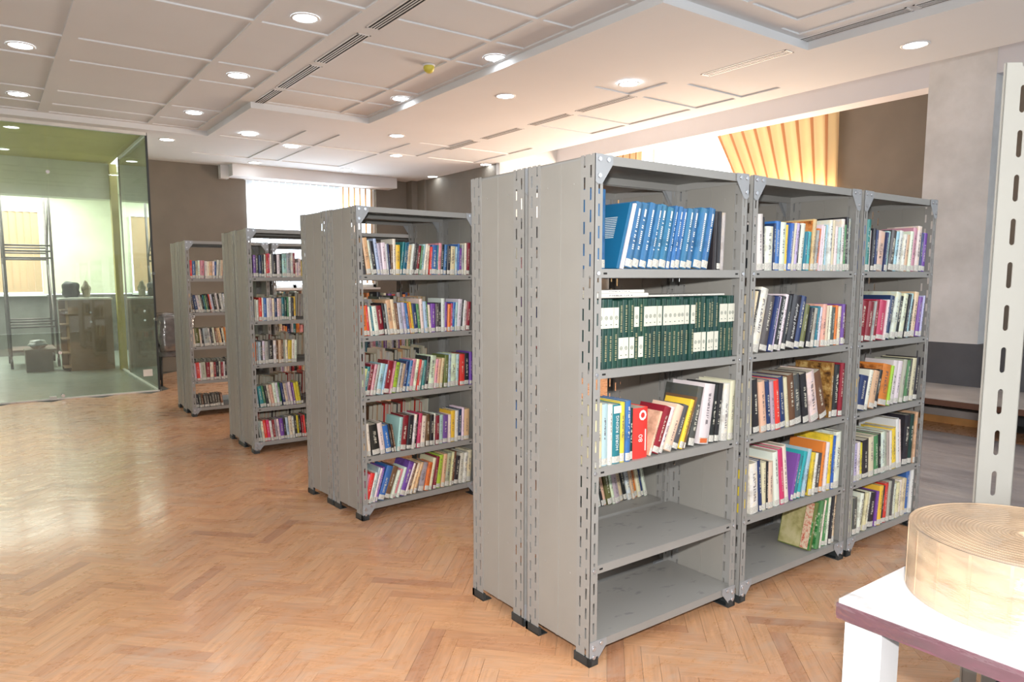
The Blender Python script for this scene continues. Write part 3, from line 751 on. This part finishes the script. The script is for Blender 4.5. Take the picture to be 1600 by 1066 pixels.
def book_shapes(t, h, d, col, rnd, cover, pages, label, lab=True, Mx=None, hard=True, joined=False):
    """spine at y=0, boards left and right, page block inset"""
    c = 0.0022 if hard else .0010; ins = .003 if hard else .0008; r = min(t * .22, .006)
    rgba = (*col, rnd)
    prof = [(0, r), (t * .18, r * .25), (t * .5, 0), (t * .82, r * .25), (t, r)]
    vs = [(x, y, z) for z in (0, h) for x, y in prof]; n = len(prof)
    b0 = len(cover.f)
    cover.add(vs, [(i, i + 1, n + i + 1, n + i) for i in range(n - 1)], 0, rgba, True, Mx)
    for i in range(n - 1):
        u0, u1 = prof[i][0] / t, prof[i + 1][0] / t
        cover.uv[b0 + i] = [(u0, 0), (u1, 0), (u1, 1), (u0, 1)]
    vs2 = [(x, y + .0016 if 0 < x < t else y, z) for z in (0, h) for x, y in prof]
    cover.add(vs2, [(i, n + i, n + i + 1, i + 1) for i in range(n - 1)], 0, rgba, False, Mx)
    cover.box((0, r, 0), (c, d, h), 0, rgba, Mx); cover.box((t - c, r, 0), (t, d, h), 0, rgba, Mx)
    pages.box((c, r + .0005, ins), (t - c, d - ins, h - ins), 1 if joined else 0, None if not joined else (1, 1, 1, 0), Mx)
    if lab and label is not None and t > .008:
        lz0, lz1 = .004, .004 + .024 + .010 * rnd; k = 2 if joined else 0
        vs = [(x, y - .0006, z) for z in (lz0, lz1) for x, y in prof]
        label.add(vs, [(i, i + 1, n + i + 1, n + i) for i in range(n - 1)], k, None if not joined else (1, 1, 1, 0), False, Mx)

def parse(spec):
    out = []; h, th = 220, 0
    for tok in spec.split():
        if tok[0] == '_': out.append(('gap', float(tok[1:]))); continue
        c = tok[0]; rest_ = tok[1:]; lab = True
        if rest_.endswith('*'): lab = False; rest_ = rest_[:-1]
        if '@' in rest_: rest_, a = rest_.split('@'); th = float(a)
        if '/' in rest_: rest_, hh = rest_.split('/'); h = float(hh)
        out.append((c, float(rest_), h, th, lab))
    return out
def quad(t, h, th):
    c, s = math.cos(th), math.sin(th)
    oz = t * s if th > 0 else 0
    return [(0, oz), (t * c, oz - t * s), (t * c + h * s, oz - t * s + h * c), (h * s, oz + h * c)]
def extent(q, z):
    xs = []
    for i in range(4):
        (x0, z0), (x1, z1) = q[i - 1], q[i]
        if min(z0, z1) - 1e-9 <= z <= max(z0, z1) + 1e-9:
            xs += [x0, x1] if abs(z1 - z0) < 1e-9 else [x0 + (x1 - x0) * (z - z0) / (z1 - z0)]
    return (min(xs), max(xs)) if xs else None
def layout(spec, x0, xmax, r, fit=False):
    if fit:
        k = 1.0; st_ = r.getstate()
        for _ in range(9):
            r.setstate(st_); n = len([1 for t in parse(spec) if t[0] != 'gap']); L = layout2(spec, x0, 99, r, k)
            c, t, h, a, lab, off, dz = L[-1]; end = max(p[0] for p in quad(t, h, a)) + off
            k *= 1 + ((xmax - .004) - end) / (end - x0) * 1.0
        r.setstate(st_); return layout2(spec, x0, xmax + .004, r, k)
    return layout2(spec, x0, xmax, r, 1.0)
def layout2(spec, x0, xmax, r, ks):
    placed = []; out = []; cur = x0; pend = 0
    for it in parse(spec):
        if it[0] == 'gap': pend += it[1] / 1000 * ks; continue
        c, t, h, th, lab = it; t *= ks / 1000; h = (h + r.uniform(-6, 6)) / 1000; a = R(th + r.uniform(-.6, .6) if th else 0)
        q = quad(t, h, a); off = None
        if placed:
            off = -9
            for pq in placed[-3:]:
                for z in sorted({p[1] for p in q} | {p[1] for p in pq}):
                    e1, e2 = extent(pq, z), extent(q, z)
                    if e1 and e2: off = max(off, e1[1] - e2[0])
            off += .0006
        else: off = x0 - min(p[0] for p in q)
        off += pend; pend = 0
        if min(p[0] for p in q) + off < x0: off = x0 - min(p[0] for p in q)
        q2 = [(x + off, z) for x, z in q]
        if max(p[0] for p in q2) > xmax: break
        placed.append(q2); out.append((c, t, h, a, lab, off + 0, q[0][1]))
    return out
def bookmat(x, y, z, th):
    return Matrix.Translation((x, y, z)) @ Matrix.Rotation(th, 4, 'Y')

ROW = {0: 'topmost', 1: 'second', 2: 'third', 3: 'fourth', 4: 'lowest'}
def size_word(t, h):
    return 'thin' if t < .019 else 'thick' if t > .042 else 'tall' if h > .25 else 'small' if h < .19 else 'plain'
NB = [0]; seen_labels = set()
def add_book(name, Mw, t, h, d, ch, rnd, lab, label, group, hard=True, col=None):
    cov, pg, lb = MB(), MB(), MB()
    book_shapes(t, h, d, col or PAL[ch], rnd, cov, pg, lb, lab, None, hard)
    o = cov.build(name, M['cover']); o.matrix_world = Mw
    pg.build('pages', M['pages'], o)
    if lb.f: lb.build('spine_label', M['label'], o)
    assert label not in seen_labels, label
    nw_ = len(label.split()); assert 4 <= nw_ <= 16, label
    seen_labels.add(label); tag(o, label, 'book', group); NB[0] += 1
    return o
def shelf_books(rk, bay, lev, spec, bayname, group, seed, y0=.012, x0=.024, names=None, fit=False):
    base, W = FR_[(rk, 0, bay)]; r = random.Random(seed); res = []
    for i, (c, t, h, a, lab, off, dz) in enumerate(layout(spec, x0 + .002, W - .030 if fit else W - .012, r, fit)):
        d = min(.30, max(.13, h * r.uniform(.66, .76))); yy = y0 + r.uniform(0, .012)
        Mw = base @ bookmat(off, yy, LEV[lev] + dz + .0004, a)
        rnd = r.random()
        lean = ', leaning' if abs(a) > R(6) else ''
        label = f"{size_word(t, h)} {NAMES[c]} book{lean}, {ORD[i]} from aisle end, {ROW[lev]} shelf of {bayname}"
        if names and i in names: label = names[i]
        res.append(add_book('book', Mw, t, h, d, c, rnd, lab, label, group, col=tuple(min(1, max(0, v * r.uniform(.88, 1.12))) for v in PAL[c])))
    return res

S4 = {}
S4[0, 0] = 'u72/300 _60 T16/262@15* w10* u40/262@14 u44 u37 u28 u40/258@12 u40 u18 u25 u30 u38 u40 u52/258@11 u40 k24/250@1* k22 g24*'
S4[0, 1] = ' '.join(['G28/268*'] * 31)
S4[0, 2] = 'c40/258 l38/245 w22/240 t44/236 y26/248 b28/252 G20/218 r86/215* _6 s12/190@22 m42/205@23 w24 c45/200 d38/205@22 y24/225@20 B10/230 d40/262@13 w70/264@8 k34/266@6 k28 w44/262@3 c38/274@2'
S4[1, 0] = 'k40/205@-2 w46/250@-3 k12 w56/205@0 n14/220 b46/226@1 w48/222@1 y16 b26/224@5 c16 v32 k10/215 w36/222@5 t26/190@4 q36/192 a30/250@3 g20/205@6 o26/212@6 w14/225@4 w14 e12 l18 w30/250@2 c22 w30/225@1 l28 w34/262@1 e20/240@0 k26/276 g24'
S4[1, 1] = 'c14/300@13 k18 w56/310@13 d56/268@13 n26 v14/272 k34 w26/280@12 k34/270 k70/268@12 n44/262 O40/218@12 k34/205@10 g26 t22/205@7 w26 s38/212@3 c26 w26 d30/205@2 o26 c28 p30/208@1 B26'
S4[1, 2] = 'c44/255@-3 k42/258@-7 s40/250@-8 n26 g28 r36@-8 n42/252@-9 c22 B44/262@-9 d52 k46/262@-11 w60/265@-14 B58/262@-19 _16 h22/292@2 k44/280@2 m34/285@2'
S4[1, 3] = 'y24/228@3 y14 w58/255@-5 n22/262@-8 c30/235@-3 k14 c36/238@-3 w40/285@-8 K34/290@-9 w36/296@-9 _12 p22/240@14 t28/232@14 q30/242@14 l30/250@12 y28/225@7 w20 d46/215@7 o26/262@6 w26/268@5 y30/300@3 b22/290@2 w52/310@2'
S4[1, 4] = '_540 O30/262@14* e38/262@10* w14 e28/268@5 w16 k26 c26/270@3'
S4[2, 0] = 'b40/272@1 t34 w12/215 k26/225@3 n20 c66/218@6 n14 l28 d44/232@8 l30/225@8 w36 w24/205@7 s34/208@6 w30/232@6 i40/250@6 w40/262@5 n22/225@5 p40/222@5'
S4[2, 1] = 'w20/210@8 m64/222@8 m56 g14 m40 K70/226@8 w18 n44/246@12 w52/262@12 k42/244@12 w50/262@11 k22 l24 k22/230@9 c46/262@9 p40/240@8 v20'
S4[2, 2] = 'y26/200@8 n60/190@11 w26/222@14 s40 k26/222@14 o66/240@11 L22/232@10 w40/252@9 w34 g28 e24/255@8 d20 c34/262@6 k34/262@6'
S4[2, 3] = 'w26/215@-2 v38 w26@-3 y20/210 k60/222@-4 c48/232@-5 e40/235@-6 k26 w38/240@-6 g26 g26 w20 y44/245@-7 w30/300@-8 w14 _14 k60/310@3 G40 a20'
S4[2, 4] = 'c44/215@-1 d36/212@-1 w26/225@9 k22 c26/220@9 w16 k52/205@6 p18 y34/232@5 k16 r34/242@4 g26 d20 w30/222@3 c26 w26 c24/230@3 a16 b34/290@3 w28'
S3 = {}
S3[0] = 'd34/190@-8* s40/232@-8 w14/215 k34/205@-8 l24/222@-8 v20/200 w38/205@-5 w18/200 n12 B16/190@-1 w26/228@0 y36/190@1 t18/210@8 T20 T16 s26/195@8 w20 d18/205@8 k14 m30/195@8 e18 l22/200@8 w20 c20/200@6 r16/190@5 b48/198@3 t12 i28/208@4 k24/200@4 u26 k32/190@3 c48/192@2 l16 b16/215 p30/185@2 g24/205@2 w16/218 m36/215@3'
S3[1] = 'o40/190@-4 r16 w14/188@-7 t16 w34 m44/192@-7 k20/200 g16 s38/225@-7 c26 B24/205@-7 v32/205@-7 v22 b22/200@-7 o16 y20/210 n34/200@-6 e22 w26/222@-4 l26/210 e14 w16/190 p40/192@0 d28/198 k22 w30/228@1 p22/205@2 o26/190@2 K14 b22/200@4 l18 w36/220@5 k14 w18/205 w14 m32/195@5'
B3 = {0: "front row's end bay", 1: "front row's middle bay", 2: "front row's window bay"}
G4 = 'books on the big front bookcase'
first = shelf_books('r4', 0, 0, S4[0, 0], B3[0], G4, 11, x0=.008)
greens = shelf_books('r4', 0, 1, S4[0, 1], B3[0], 'matching dark green volumes', 12, x0=.036, names={i: f"dark green volume with cream paper patch, {ORD[i]} from aisle end in its matching set" for i in range(40)})
third = shelf_books('r4', 0, 2, S4[0, 2], B3[0], G4, 13, x0=.03)
ROWS = {}
for bay in (1, 2):
    for lev in range(5):
        bs = shelf_books('r4', bay, lev, S4[bay, lev], B3[bay], G4, 20 + bay * 7 + lev, fit=True)
        ROWS[bay, lev] = bs
        if (bay, lev) == (1, 1): mid = bs
B3['r3'] = "second row's end bay"
for lev in (0, 1): shelf_books('r3', 0, lev, S3[lev], B3['r3'], 'books on the second bookcase', 60 + lev, fit=True)

# cream patches with a small emblem, and gold lettering, on the green set
pat = 'TTTTBBBTBTTTTTTTTTTTBBBBBBTTTTTTT'
for i, o in enumerate(greens):
    t = .028; up = pat[i] == 'T'; z0, z1 = (.158, .238) if up else (.035, .118)
    p = MB().box((.0008, -.0012, z0), (t - .0008, .0005, z1)).build('paper_patch', M['patch'], o)
    q = MB(); zc = (z0 + z1) / 2
    q.lathe([(.0075, 0), (.0055, 0)], 14, smooth=False); q.v = [(t / 2 + x, -.0016, zc + y) for x, y, z in q.v]
    q.box((t / 2 - .003, -.0017, zc - .0015), (t / 2 + .003, -.0014, zc + .0015)).box((t / 2 - .004, -.0017, z0 + .012), (t / 2 + .004, -.0014, z0 + .015))
    q.build('emblem', M['ink'], p)
    a, b = (.03, .13) if up else (.14, .245); q = MB(); r = random.Random(i)
    zz = a
    while zz < b: q.box((t * .35, -.0010, zz), (t * .65, -.0002, zz + .0035)); zz += r.choice((.006, .007, .009))
    q.build('gold_lettering', M['gold_ink'], o)

def strip_text(o, txt, t, zc, size, mat, up=True, name='title', font_off=-.0012):
    cu = bpy.data.curves.new(name, 'FONT'); cu.body = txt; cu.size = size; cu.align_x = 'CENTER'; cu.align_y = 'CENTER'; cu.extrude = .0002
    cu.materials.append(mat); cu.resolution_u = 2
    tm = bpy.data.objects.new('tmp', cu); C.objects.link(tm); dg = bpy.context.evaluated_depsgraph_get()
    me = bpy.data.meshes.new_from_object(tm.evaluated_get(dg)); bpy.data.objects.remove(tm)
    me.name = name
    p = link(name, me, o)
    rot = Matrix(((0, -1, 0), (0, 0, -1), (1, 0, 0))) if up else Matrix(((0, 1, 0), (0, 0, -1), (-1, 0, 0)))
    p.matrix_local = Matrix.Translation((t / 2, font_off, zc)) @ rot.to_4x4()
    return p
hr = third[3]; strip_text(hr, 'HORSE RIDING', .044, .125, .021, M['white_ink'])
MB().box((.002, -.0012, .205), (.042, .0005, .234)).build('spine_band', M['white_ink'], hr)
rb = third[7]
MB().lathe([(.022, 0), (.012, 0)], 9, smooth=False).build('rosette', M['white_ink'], rb).matrix_local = Matrix.Translation((.05, -.0012, .18)) @ Matrix.Rotation(R(90), 4, 'X')
strip_text(rb, '80', .080, .085, .034, M['white_ink'])
MB().box((.066, -.001, .03), (.071, .0003, .12)).build('side_line', M['white_ink'], rb)
ob = third[16]; MB().box((.004, -.0014, .006), (.050, .0004, .026)).build('orange_band', M['red_ink'], ob)
def no_print(o):
    ul = o.data.uv_layers[0]; ul.data.foreach_set('uv', [-1.0] * (2 * len(ul.data)))
def find(lst, c, k=0):
    m_ = [o for o in lst if (' ' + NAMES[c] + ' ') in (' ' + o['label'] + ' ')]
    return m_[min(k, len(m_) - 1)]
strip_text(mid[6], 'THE BLACK BOOK', .034, .155, .024, M['white_ink'])
strip_text(mid[9], 'Richard Murphy', .070, .135, .027, M['white_ink'])
# white stamped lettering on the blue set, small print on the petrol cover
r = random.Random(5)
for o in first[3:-3]:
    t = max(v.co.x for v in o.data.vertices); q = MB(); z = .075
    while z < .235:
        if z > .205 or r.random() < .8:
            q.box((t * .40, -.0010, z), (t * .60, -.0001, z + .0042 + (.003 if z > .2 else 0)))
        z += .0078
    q.build('stamped_lettering', M['white_ink'], o)
o = first[2]; q = MB(); hh = max(v.co.z for v in o.data.vertices)
o = first[1]
for i in range(12): q.box((-.0006, .055, hh - .055 - i * .0075), (.0002, .055 + .10 - .012 * (i % 3), hh - .0525 - i * .0075))
q.build('printed_lines', M['white_ink'], o)

for o in list(greens) + list(first) + [third[3], third[7], mid[6], mid[9]]: no_print(o)
# printed pictures on the boards of a few books whose faces show
def cover_picture(o, frac, mat, name='cover_picture', y0=.012):
    hh = max(v.co.z for v in o.data.vertices); dd = max(v.co.y for v in o.data.vertices)
    a, b, c, d = frac
    return MB().box((-.0005, dd * a, hh * c), (.0004, dd * b, hh * d)).build(name, mat, o)
def art(name, c1, c2, c3, sc=22):
    m = N(name); nz = m.noise(sc, 5, .6); rp = m.ramp(nz.outputs[0], [(.36, c1), (.5, c2), (.64, c3)]); m.l(rp.outputs[0], m.b.inputs['Base Color']); m.b.inputs['Roughness'].default_value = .4; return m.m
AR = {'gold': art('gilded_relief_print', (.05, .02, .01), (.34, .17, .04), (.60, .42, .16)), 'dark': art('dark_photo_print', (.015, .015, .02), (.05, .05, .06), (.35, .30, .24)),
      'map': art('olive_map_print', (.30, .27, .10), (.46, .42, .20), (.55, .50, .28), 12), 'grid': art('red_grid_print', (.55, .10, .06), (.70, .50, .36), (.72, .62, .46), 60), 'garden': art('green_garden_print', (.02, .12, .03), (.05, .26, .07), (.60, .62, .45), 45),
      'photo': art('pink_photo_print', (.55, .03, .10), (.50, .34, .34), (.62, .50, .48), 20), 'fox': art('orange_portrait_print', (.10, .03, .01), (.62, .20, .04), (.72, .36, .14), 18), 'frame': M['cover']}
b = ROWS[1, 2]; q = find(b, 'h'); cover_picture(q, (.02, .98, .02, .98), AR['gold'])
b = ROWS[1, 4]; q = b[0]
for o_, z_ in ((q, 0),): cover_picture(o_, (.30, .98, .02, .98), AR['map'], 'cover_picture'); cover_picture(o_, (.05, .29, .02, .98), AR['grid'], 'cover_grid'); cover_picture(o_, (.0, .05, .02, .6), AR['garden'], 'cover_edge')
cover_picture(b[1], (.02, .98, .02, .75), AR['garden'])
b = ROWS[1, 3]; q = find(b, 'y', 2); cover_picture(q, (.10, .90, .06, .90), AR['dark'])
q = [o for o in b if 'white' in o['label']]; 
if len(q) > 1: cover_picture(q[1], (.12, .88, .12, .85), AR['photo'], 'cover_picture')
b = ROWS[2, 0]; q = find(b, 'i'); cover_picture(q, (.04, .96, .12, .9), AR['photo'])
b = ROWS[2, 2]; q = find(b, 'o'); cover_picture(q, (.04, .96, .12, .95), AR['fox'])
q = find(b, 'n'); yc = MB(); yc.lathe([(.03, 0), (.0001, 0)], 20, smooth=False); yc.v = [(-.0004, .07 + x, .06 + y) for x, y, z in yc.v]; yc.build('cover_circle', M['yellow_plastic'], q)
b = ROWS[1, 0]; q = find(b, 'a'); cover_picture(q, (.04, .96, .1, .97), AR['fox'])
# flat volumes lying on the green set
base, W = FR_[('r4', 0, 0)]
zt = LEV[1] + .274 + .0012
def flat(x, y, z, L, t, dd, ch, label, rz=0):
    Mw = base @ Matrix.Translation((x, y, z)) @ Matrix.Rotation(rz, 4, 'Z') @ Matrix.Rotation(R(90), 4, 'Y') @ Matrix.Translation((-t, 0, 0))
    return add_book('book', Mw, t, L, dd, ch, .3, False, label, G4, False)
flat(.035, .03, zt, .30, .018, .19, 'w', 'white pamphlet lying flat on the green volumes near the aisle post')
flat(.045, .035, zt + .0185, .27, .012, .18, 'w', 'white booklet lying flat, uppermost on the green volumes near the aisle post')
flat(.36, .05, zt, .50, .008, .16, 'w', 'wide thin white folder lying flat along the green volumes')

# every other book: smaller in view or behind, joined
rest = MB()
def many(rk, bay, lev, spec, seed, back=False, y0=.015, face=False):
    base, W = FR_[(rk, 1 if back else 0, bay)]; r = random.Random(seed)
    for (c, t, h, a, lab, off, dz) in layout(spec, .010, W - .010, r):
        d = min(.26, h * r.uniform(.64, .78)); yy = y0 + r.uniform(0, .015)
        if back and not face: Mw = base @ Matrix.Translation((W, D, 0)) @ Matrix.Rotation(R(180), 4, 'Z') @ bookmat(off, yy, LEV[lev] + dz + .0004, a)
        else: Mw = base @ bookmat(off, yy, LEV[lev] + dz + .0004, a)
        col = tuple(min(1, max(0, v * r.uniform(.85, 1.15))) for v in PAL[c])
        book_shapes(t, h, d, col, r.random(), rest, rest, rest, lab, Mw, True, True)
def rand_spec(seed, n=30, h=(185, 240), lean=0, pal='wwwckknnbgglmBaypirtedwwvo'):
    r = random.Random(seed); s = []
    for i in range(n):
        lean2 = lean + (r.choice((0, 0, 2, -2)) if i % 6 == 0 else 0)
        s.append(f"{r.choice(pal)}{r.randint(14, 40)}/{r.randint(*h)}@{lean2}")
    return ' '.join(s)
S3[2] = 'c24/185@12 t22 m26/200@12 i22 g20/200@12 l34 l14 m42/212@12 i14 L34/200@12 g22 a24/190@11 n22/205@11 b22 i30/215@10 w22 r12/205@10 w22 t20/205@9 k26/225@8 w46/222@7 i22/205@7 s22 s22 O32/218@4 l22/222@3 w44 l26 r42/225@1 k40/225 p24 w20 m26 n26'
S3[3] = 's44/212@-4 w20 k56/202@-6 w36/208@-7 b40/190@-9 k16 B12 _4 l26/225@7 m42/228@7 k40 w20 k15 K26/230@6 w36/215@5 B30@3 k30 w15 m30/205@2 l35 p40/200@2 w20 y35/218@2 w25 n30/225@2 w20/235 a45/215@2'
S3[4] = 'i12/195@15 r32/205@16 w18 l15/225@17 w16 p12 b46/232@20 B42/225@21 w20/195@20 i20 w18/205@20 p40/228@21 w16 B18/215@20 c20 a20 g44/205@13 o34/190@13 c24/220@12 m24/228@10 L36/230@9 a30/235@8 g36 c18 B20 k34/205@8 c34/215@6 w30 c38/225@5 k30 c20'
for lev in (2, 3, 4): many('r3', 0, lev, S3[lev], 70 + lev)
S2 = {0: 'g26/200@0 k18 p24/190 d26 n22 k26/200 w16 r18 K14/205 w18 k44/208@0 w26/205 k20 l40/210 g40/215 w20 m20', 1: 'w22/190@0 n20 g16 w24 r26/200 w14 b28/200 w22 v26 w18 n26/198 w20 g18 t24 G26/205 e16 w24 k20 y18', 2: 'w16/195@0 o30/200 g16 l22 k16 w22 g30 k44/205 w22 B22 a24 B20 g18 w22 y34/205@2 w26 w20', 3: 'k16/205@-5 l20 t34/200@-8 e22 k22 w22 a26 w26/210@-7 w22 e20 n24/205@-8 c24 g20 w24 p20 y26 y20 k20', 4: 'k32/195@-6 g22 w18 r28/190@-6 K26 w22 m20 g22 w18 p34/195@-5 k22 l24 c30/205@-4 w20 k20 y18 k22 m20 r18 G20'}
for lev in range(5): many('r2', 0, lev, S2[lev], 90 + lev)
S1 = {0: 'k16/200@0 g16 r26/200@1 b34/195@1 g24 w22/205 i44/208@2 w30/190@1 w18 s34/195@2 w22 b16 w24/205@4 g20 c24 w18 k20 o20', 1: 'a26/215@-6 k16 n34/200@-9 w26 w20 k20 t16 e14 k30/205@-9 r14 w26 k30 w22/215@-8 k20 w30 w22 n22', 2: 'w26/205@-4 c20 O52/205@-4 w16 k18 g60/205@-6 w18 k26 w22 B24 a34/205@-8 k18 w22 o20 w20', 3: 'w16/200@-2 k14 w18 r34/205@-3 w16 g52/210 m40/205@0 w40 m22 k34 w22 m26 w20 k20 g30', 4: 'd26/150@-6 d30 d26 B26 d30 d26 k30 d30 d26 d30 B26'}
for lev in range(5): many('r1', 0, lev, S1[lev], 110 + lev)
for lev in range(5): many('r1', 1, lev, rand_spec(130 + lev), 140 + lev)
for lev in (0, 1, 2): many('r2', 1, lev, rand_spec(150 + lev), 160 + lev); many('r3', 1, lev, rand_spec(170 + lev), 180 + lev)
# back units, spines facing the far side: seen from here as page edges through the rows
for rk in ('r3', 'r2'):
    for lev in ((1, 2, 3) if rk == 'r3' else (1, 2, 3, 4)): many(rk, 0, lev, rand_spec(200 + lev, pal='wwccaBdkgrs', h=(190, 235), lean=-3), 210 + lev, True, .03)
many('r1', 0, 3, rand_spec(233, pal='ddkgB', h=(170, 190)), 234, True)
many('r4', 0, 3, '_470 G22/215@-15 w24 k14 s22 O30 w18 g34 s30 k24 w26 s20 o26 c24 n14 w20 n30 c28 k10', 250, True, .10, True)
many('r4', 0, 2, '_780 n18/225 b22/230 k20 l16 w22', 251, True, .02)
many('r4', 0, 1, '_800 w18/200 k22/195 w12', 252, True, .02)
many('r4', 1, 3, '_60 a26/240 k20 w30 o28/235 B30 d30 w26 n24', 253, True, .02)
many('r4', 2, 2, rand_spec(254, pal='wcekda', n=12), 255, True, .02)
o = rest.build('shelved_books', [M['cover'], M['pages'], M['label']])
tag(o, 'mixed coloured books filling the further rows and the backs of the bookcases', 'books', kind='stuff')
print('BOOKS', NB[0], 'tris', len(rest.f) * 2)

# ------------------------------------------------------------------ foreground: white table with roll, slotted upright
tb = empty('table', (-.20, -1.08, 0)); tag(tb, 'white table with maroon edge under stretch film at the picture corner', 'table')
MB().box((0, -1.4, .722), (1.3, 0, .75)).build('tabletop', M['white_lam'], tb)
MB().box((-.004, -1.404, .708), (1.304, .004, .7395)).box((-.003, -1.403, .700), (1.303, .003, .712)).build('edge_band', M['maroon_edge'], tb)
for x, y in ((.012, -.10), (.012, -1.39), (1.2, -.10), (1.2, -1.39)):
    MB().box((x, y, 0), (x + .09, y + .088, .70)).build('leg', M['white_lam'], tb)
fl = MB(); n = 26; vs = []; fs = []
rf = random.Random(9)
for i in range(n + 1):
    y = .006 - 1.41 * i / n
    for k, (dx, z) in enumerate(((.05, .7525), (-.006, .752), (-.009, .73), (-.007, .705 + rf.uniform(-.014, .006)))):
        vs.append((dx + rf.uniform(-.002, .001), y, z + rf.uniform(0, .0015)))
for i in range(n):
    for k in range(3): q = i * 4 + k; fs.append((q, q + 1, q + 5, q + 4))
fl.add(vs, fs, smooth=False).build('stretch_film', M['wrap'], tb)
rl = empty('edging_roll', (.152, -1.354, .7508)); tag(rl, 'wide coil of pale wood edging wrapped in clear film on the white table', 'roll')
RR_, RH = .254, .166
b = MB()
turns = 27
prof = [(RR_, 0), (RR_, RH)]
for i in range(turns):
    ro = RR_ - i * .0085; prof += [(ro - .0005, RH - .0006), (ro - .0075, RH - .0006 - .0008 * (i % 2)), (ro - .0080, RH - .003)]
prof += [(.02, RH - .003), (.02, 0)]
coil = b.lathe(prof, 72).build('coil', M['veneer'], rl)
core = MB().lathe([(.019, .0), (.019, RH - .008), (.014, RH - .008), (.014, 0)], 48).build('core', M['sticker'], rl)
seams = MB()
for i in range(14):
    a = R(100 + i * 18); x, y = math.cos(a), math.sin(a)
    MB().box((-.0035, -.0006, .002), (.0035, .0008, RH - .002), M=Matrix.Translation((x * (RR_ + .0006), y * (RR_ + .0006), 0)) @ Matrix.Rotation(a + R(90), 4, 'Z')).build('tape_strip', M['veneer'], rl)
MB().lathe([(RR_ + .003, .0), (RR_ + .0035, RH * .5), (RR_ + .003, RH + .002), (RR_ - .03, RH + .003), (.03, RH + .002)], 72).build('film_wrap', M['wrap'], rl)
# carton under the table
cu_ = empty('carton', (.55, -1.42, 0)); tag(cu_, 'dark grey crate in shadow under the white table', 'crate')
MB().box((-.2, -.2, 0), (.2, .2, .34)).build('body', M['dado'], cu_); MB().box((-.21, -.21, .34), (.21, .21, .37)).build('lid', M['wainscot'], cu_)
# white slotted upright
pu = empty('slotted_upright', (.965, -.945, 0)); tag(pu, 'tall white slotted steel upright at the picture edge behind the table', 'upright')
def upright_mesh(Hh, w_, cx, t, pitch, sl, sw):
    """flat face in xz with round-ended slots, and a return flange"""
    b = MB(); n = 6
    b.box((0, 0, 0), (cx - sw / 2, t, Hh)).box((cx + sw / 2, 0, 0), (w_, t, Hh)).box((w_ - t, 0, 0), (w_, .06, Hh)).box((0, 0, 0), (t, .012, Hh))
    z = 0; k = .03; r_ = sw / 2
    while True:
        top = min(k, Hh)
        # web between slots with rounded ends
        lo = [(cx + r_ * math.cos(math.pi - math.pi * i / n), z - r_ * (1 - math.sin(math.pi * i / n)) if z > 0 else 0) for i in range(n + 1)]
        hi = [(cx + r_ * math.cos(math.pi * i / n), (k + r_ * (1 - math.sin(math.pi * i / n))) if k < Hh else Hh) for i in range(n + 1)]
        poly = lo + hi; clean = []
        for p in poly:
            if not clean or (abs(p[0] - clean[-1][0]) + abs(p[1] - clean[-1][1])) > 1e-6: clean.append(p)
        b.prism(clean, 0, t)
        if k >= Hh: break
        z = k + sl; k += pitch
        if z > Hh: break
    return b.mesh('slotted_face', M['white_metal'])
o = link('slotted_face', upright_mesh(2.25, .13, .063, .003, .147, .090, .019), pu, (0, 0, 0), (0, 0, R(-35)))
MB().box((-.02, -.09, 0), (.13, .06, .008)).build('base_plate', M['white_metal'], pu)
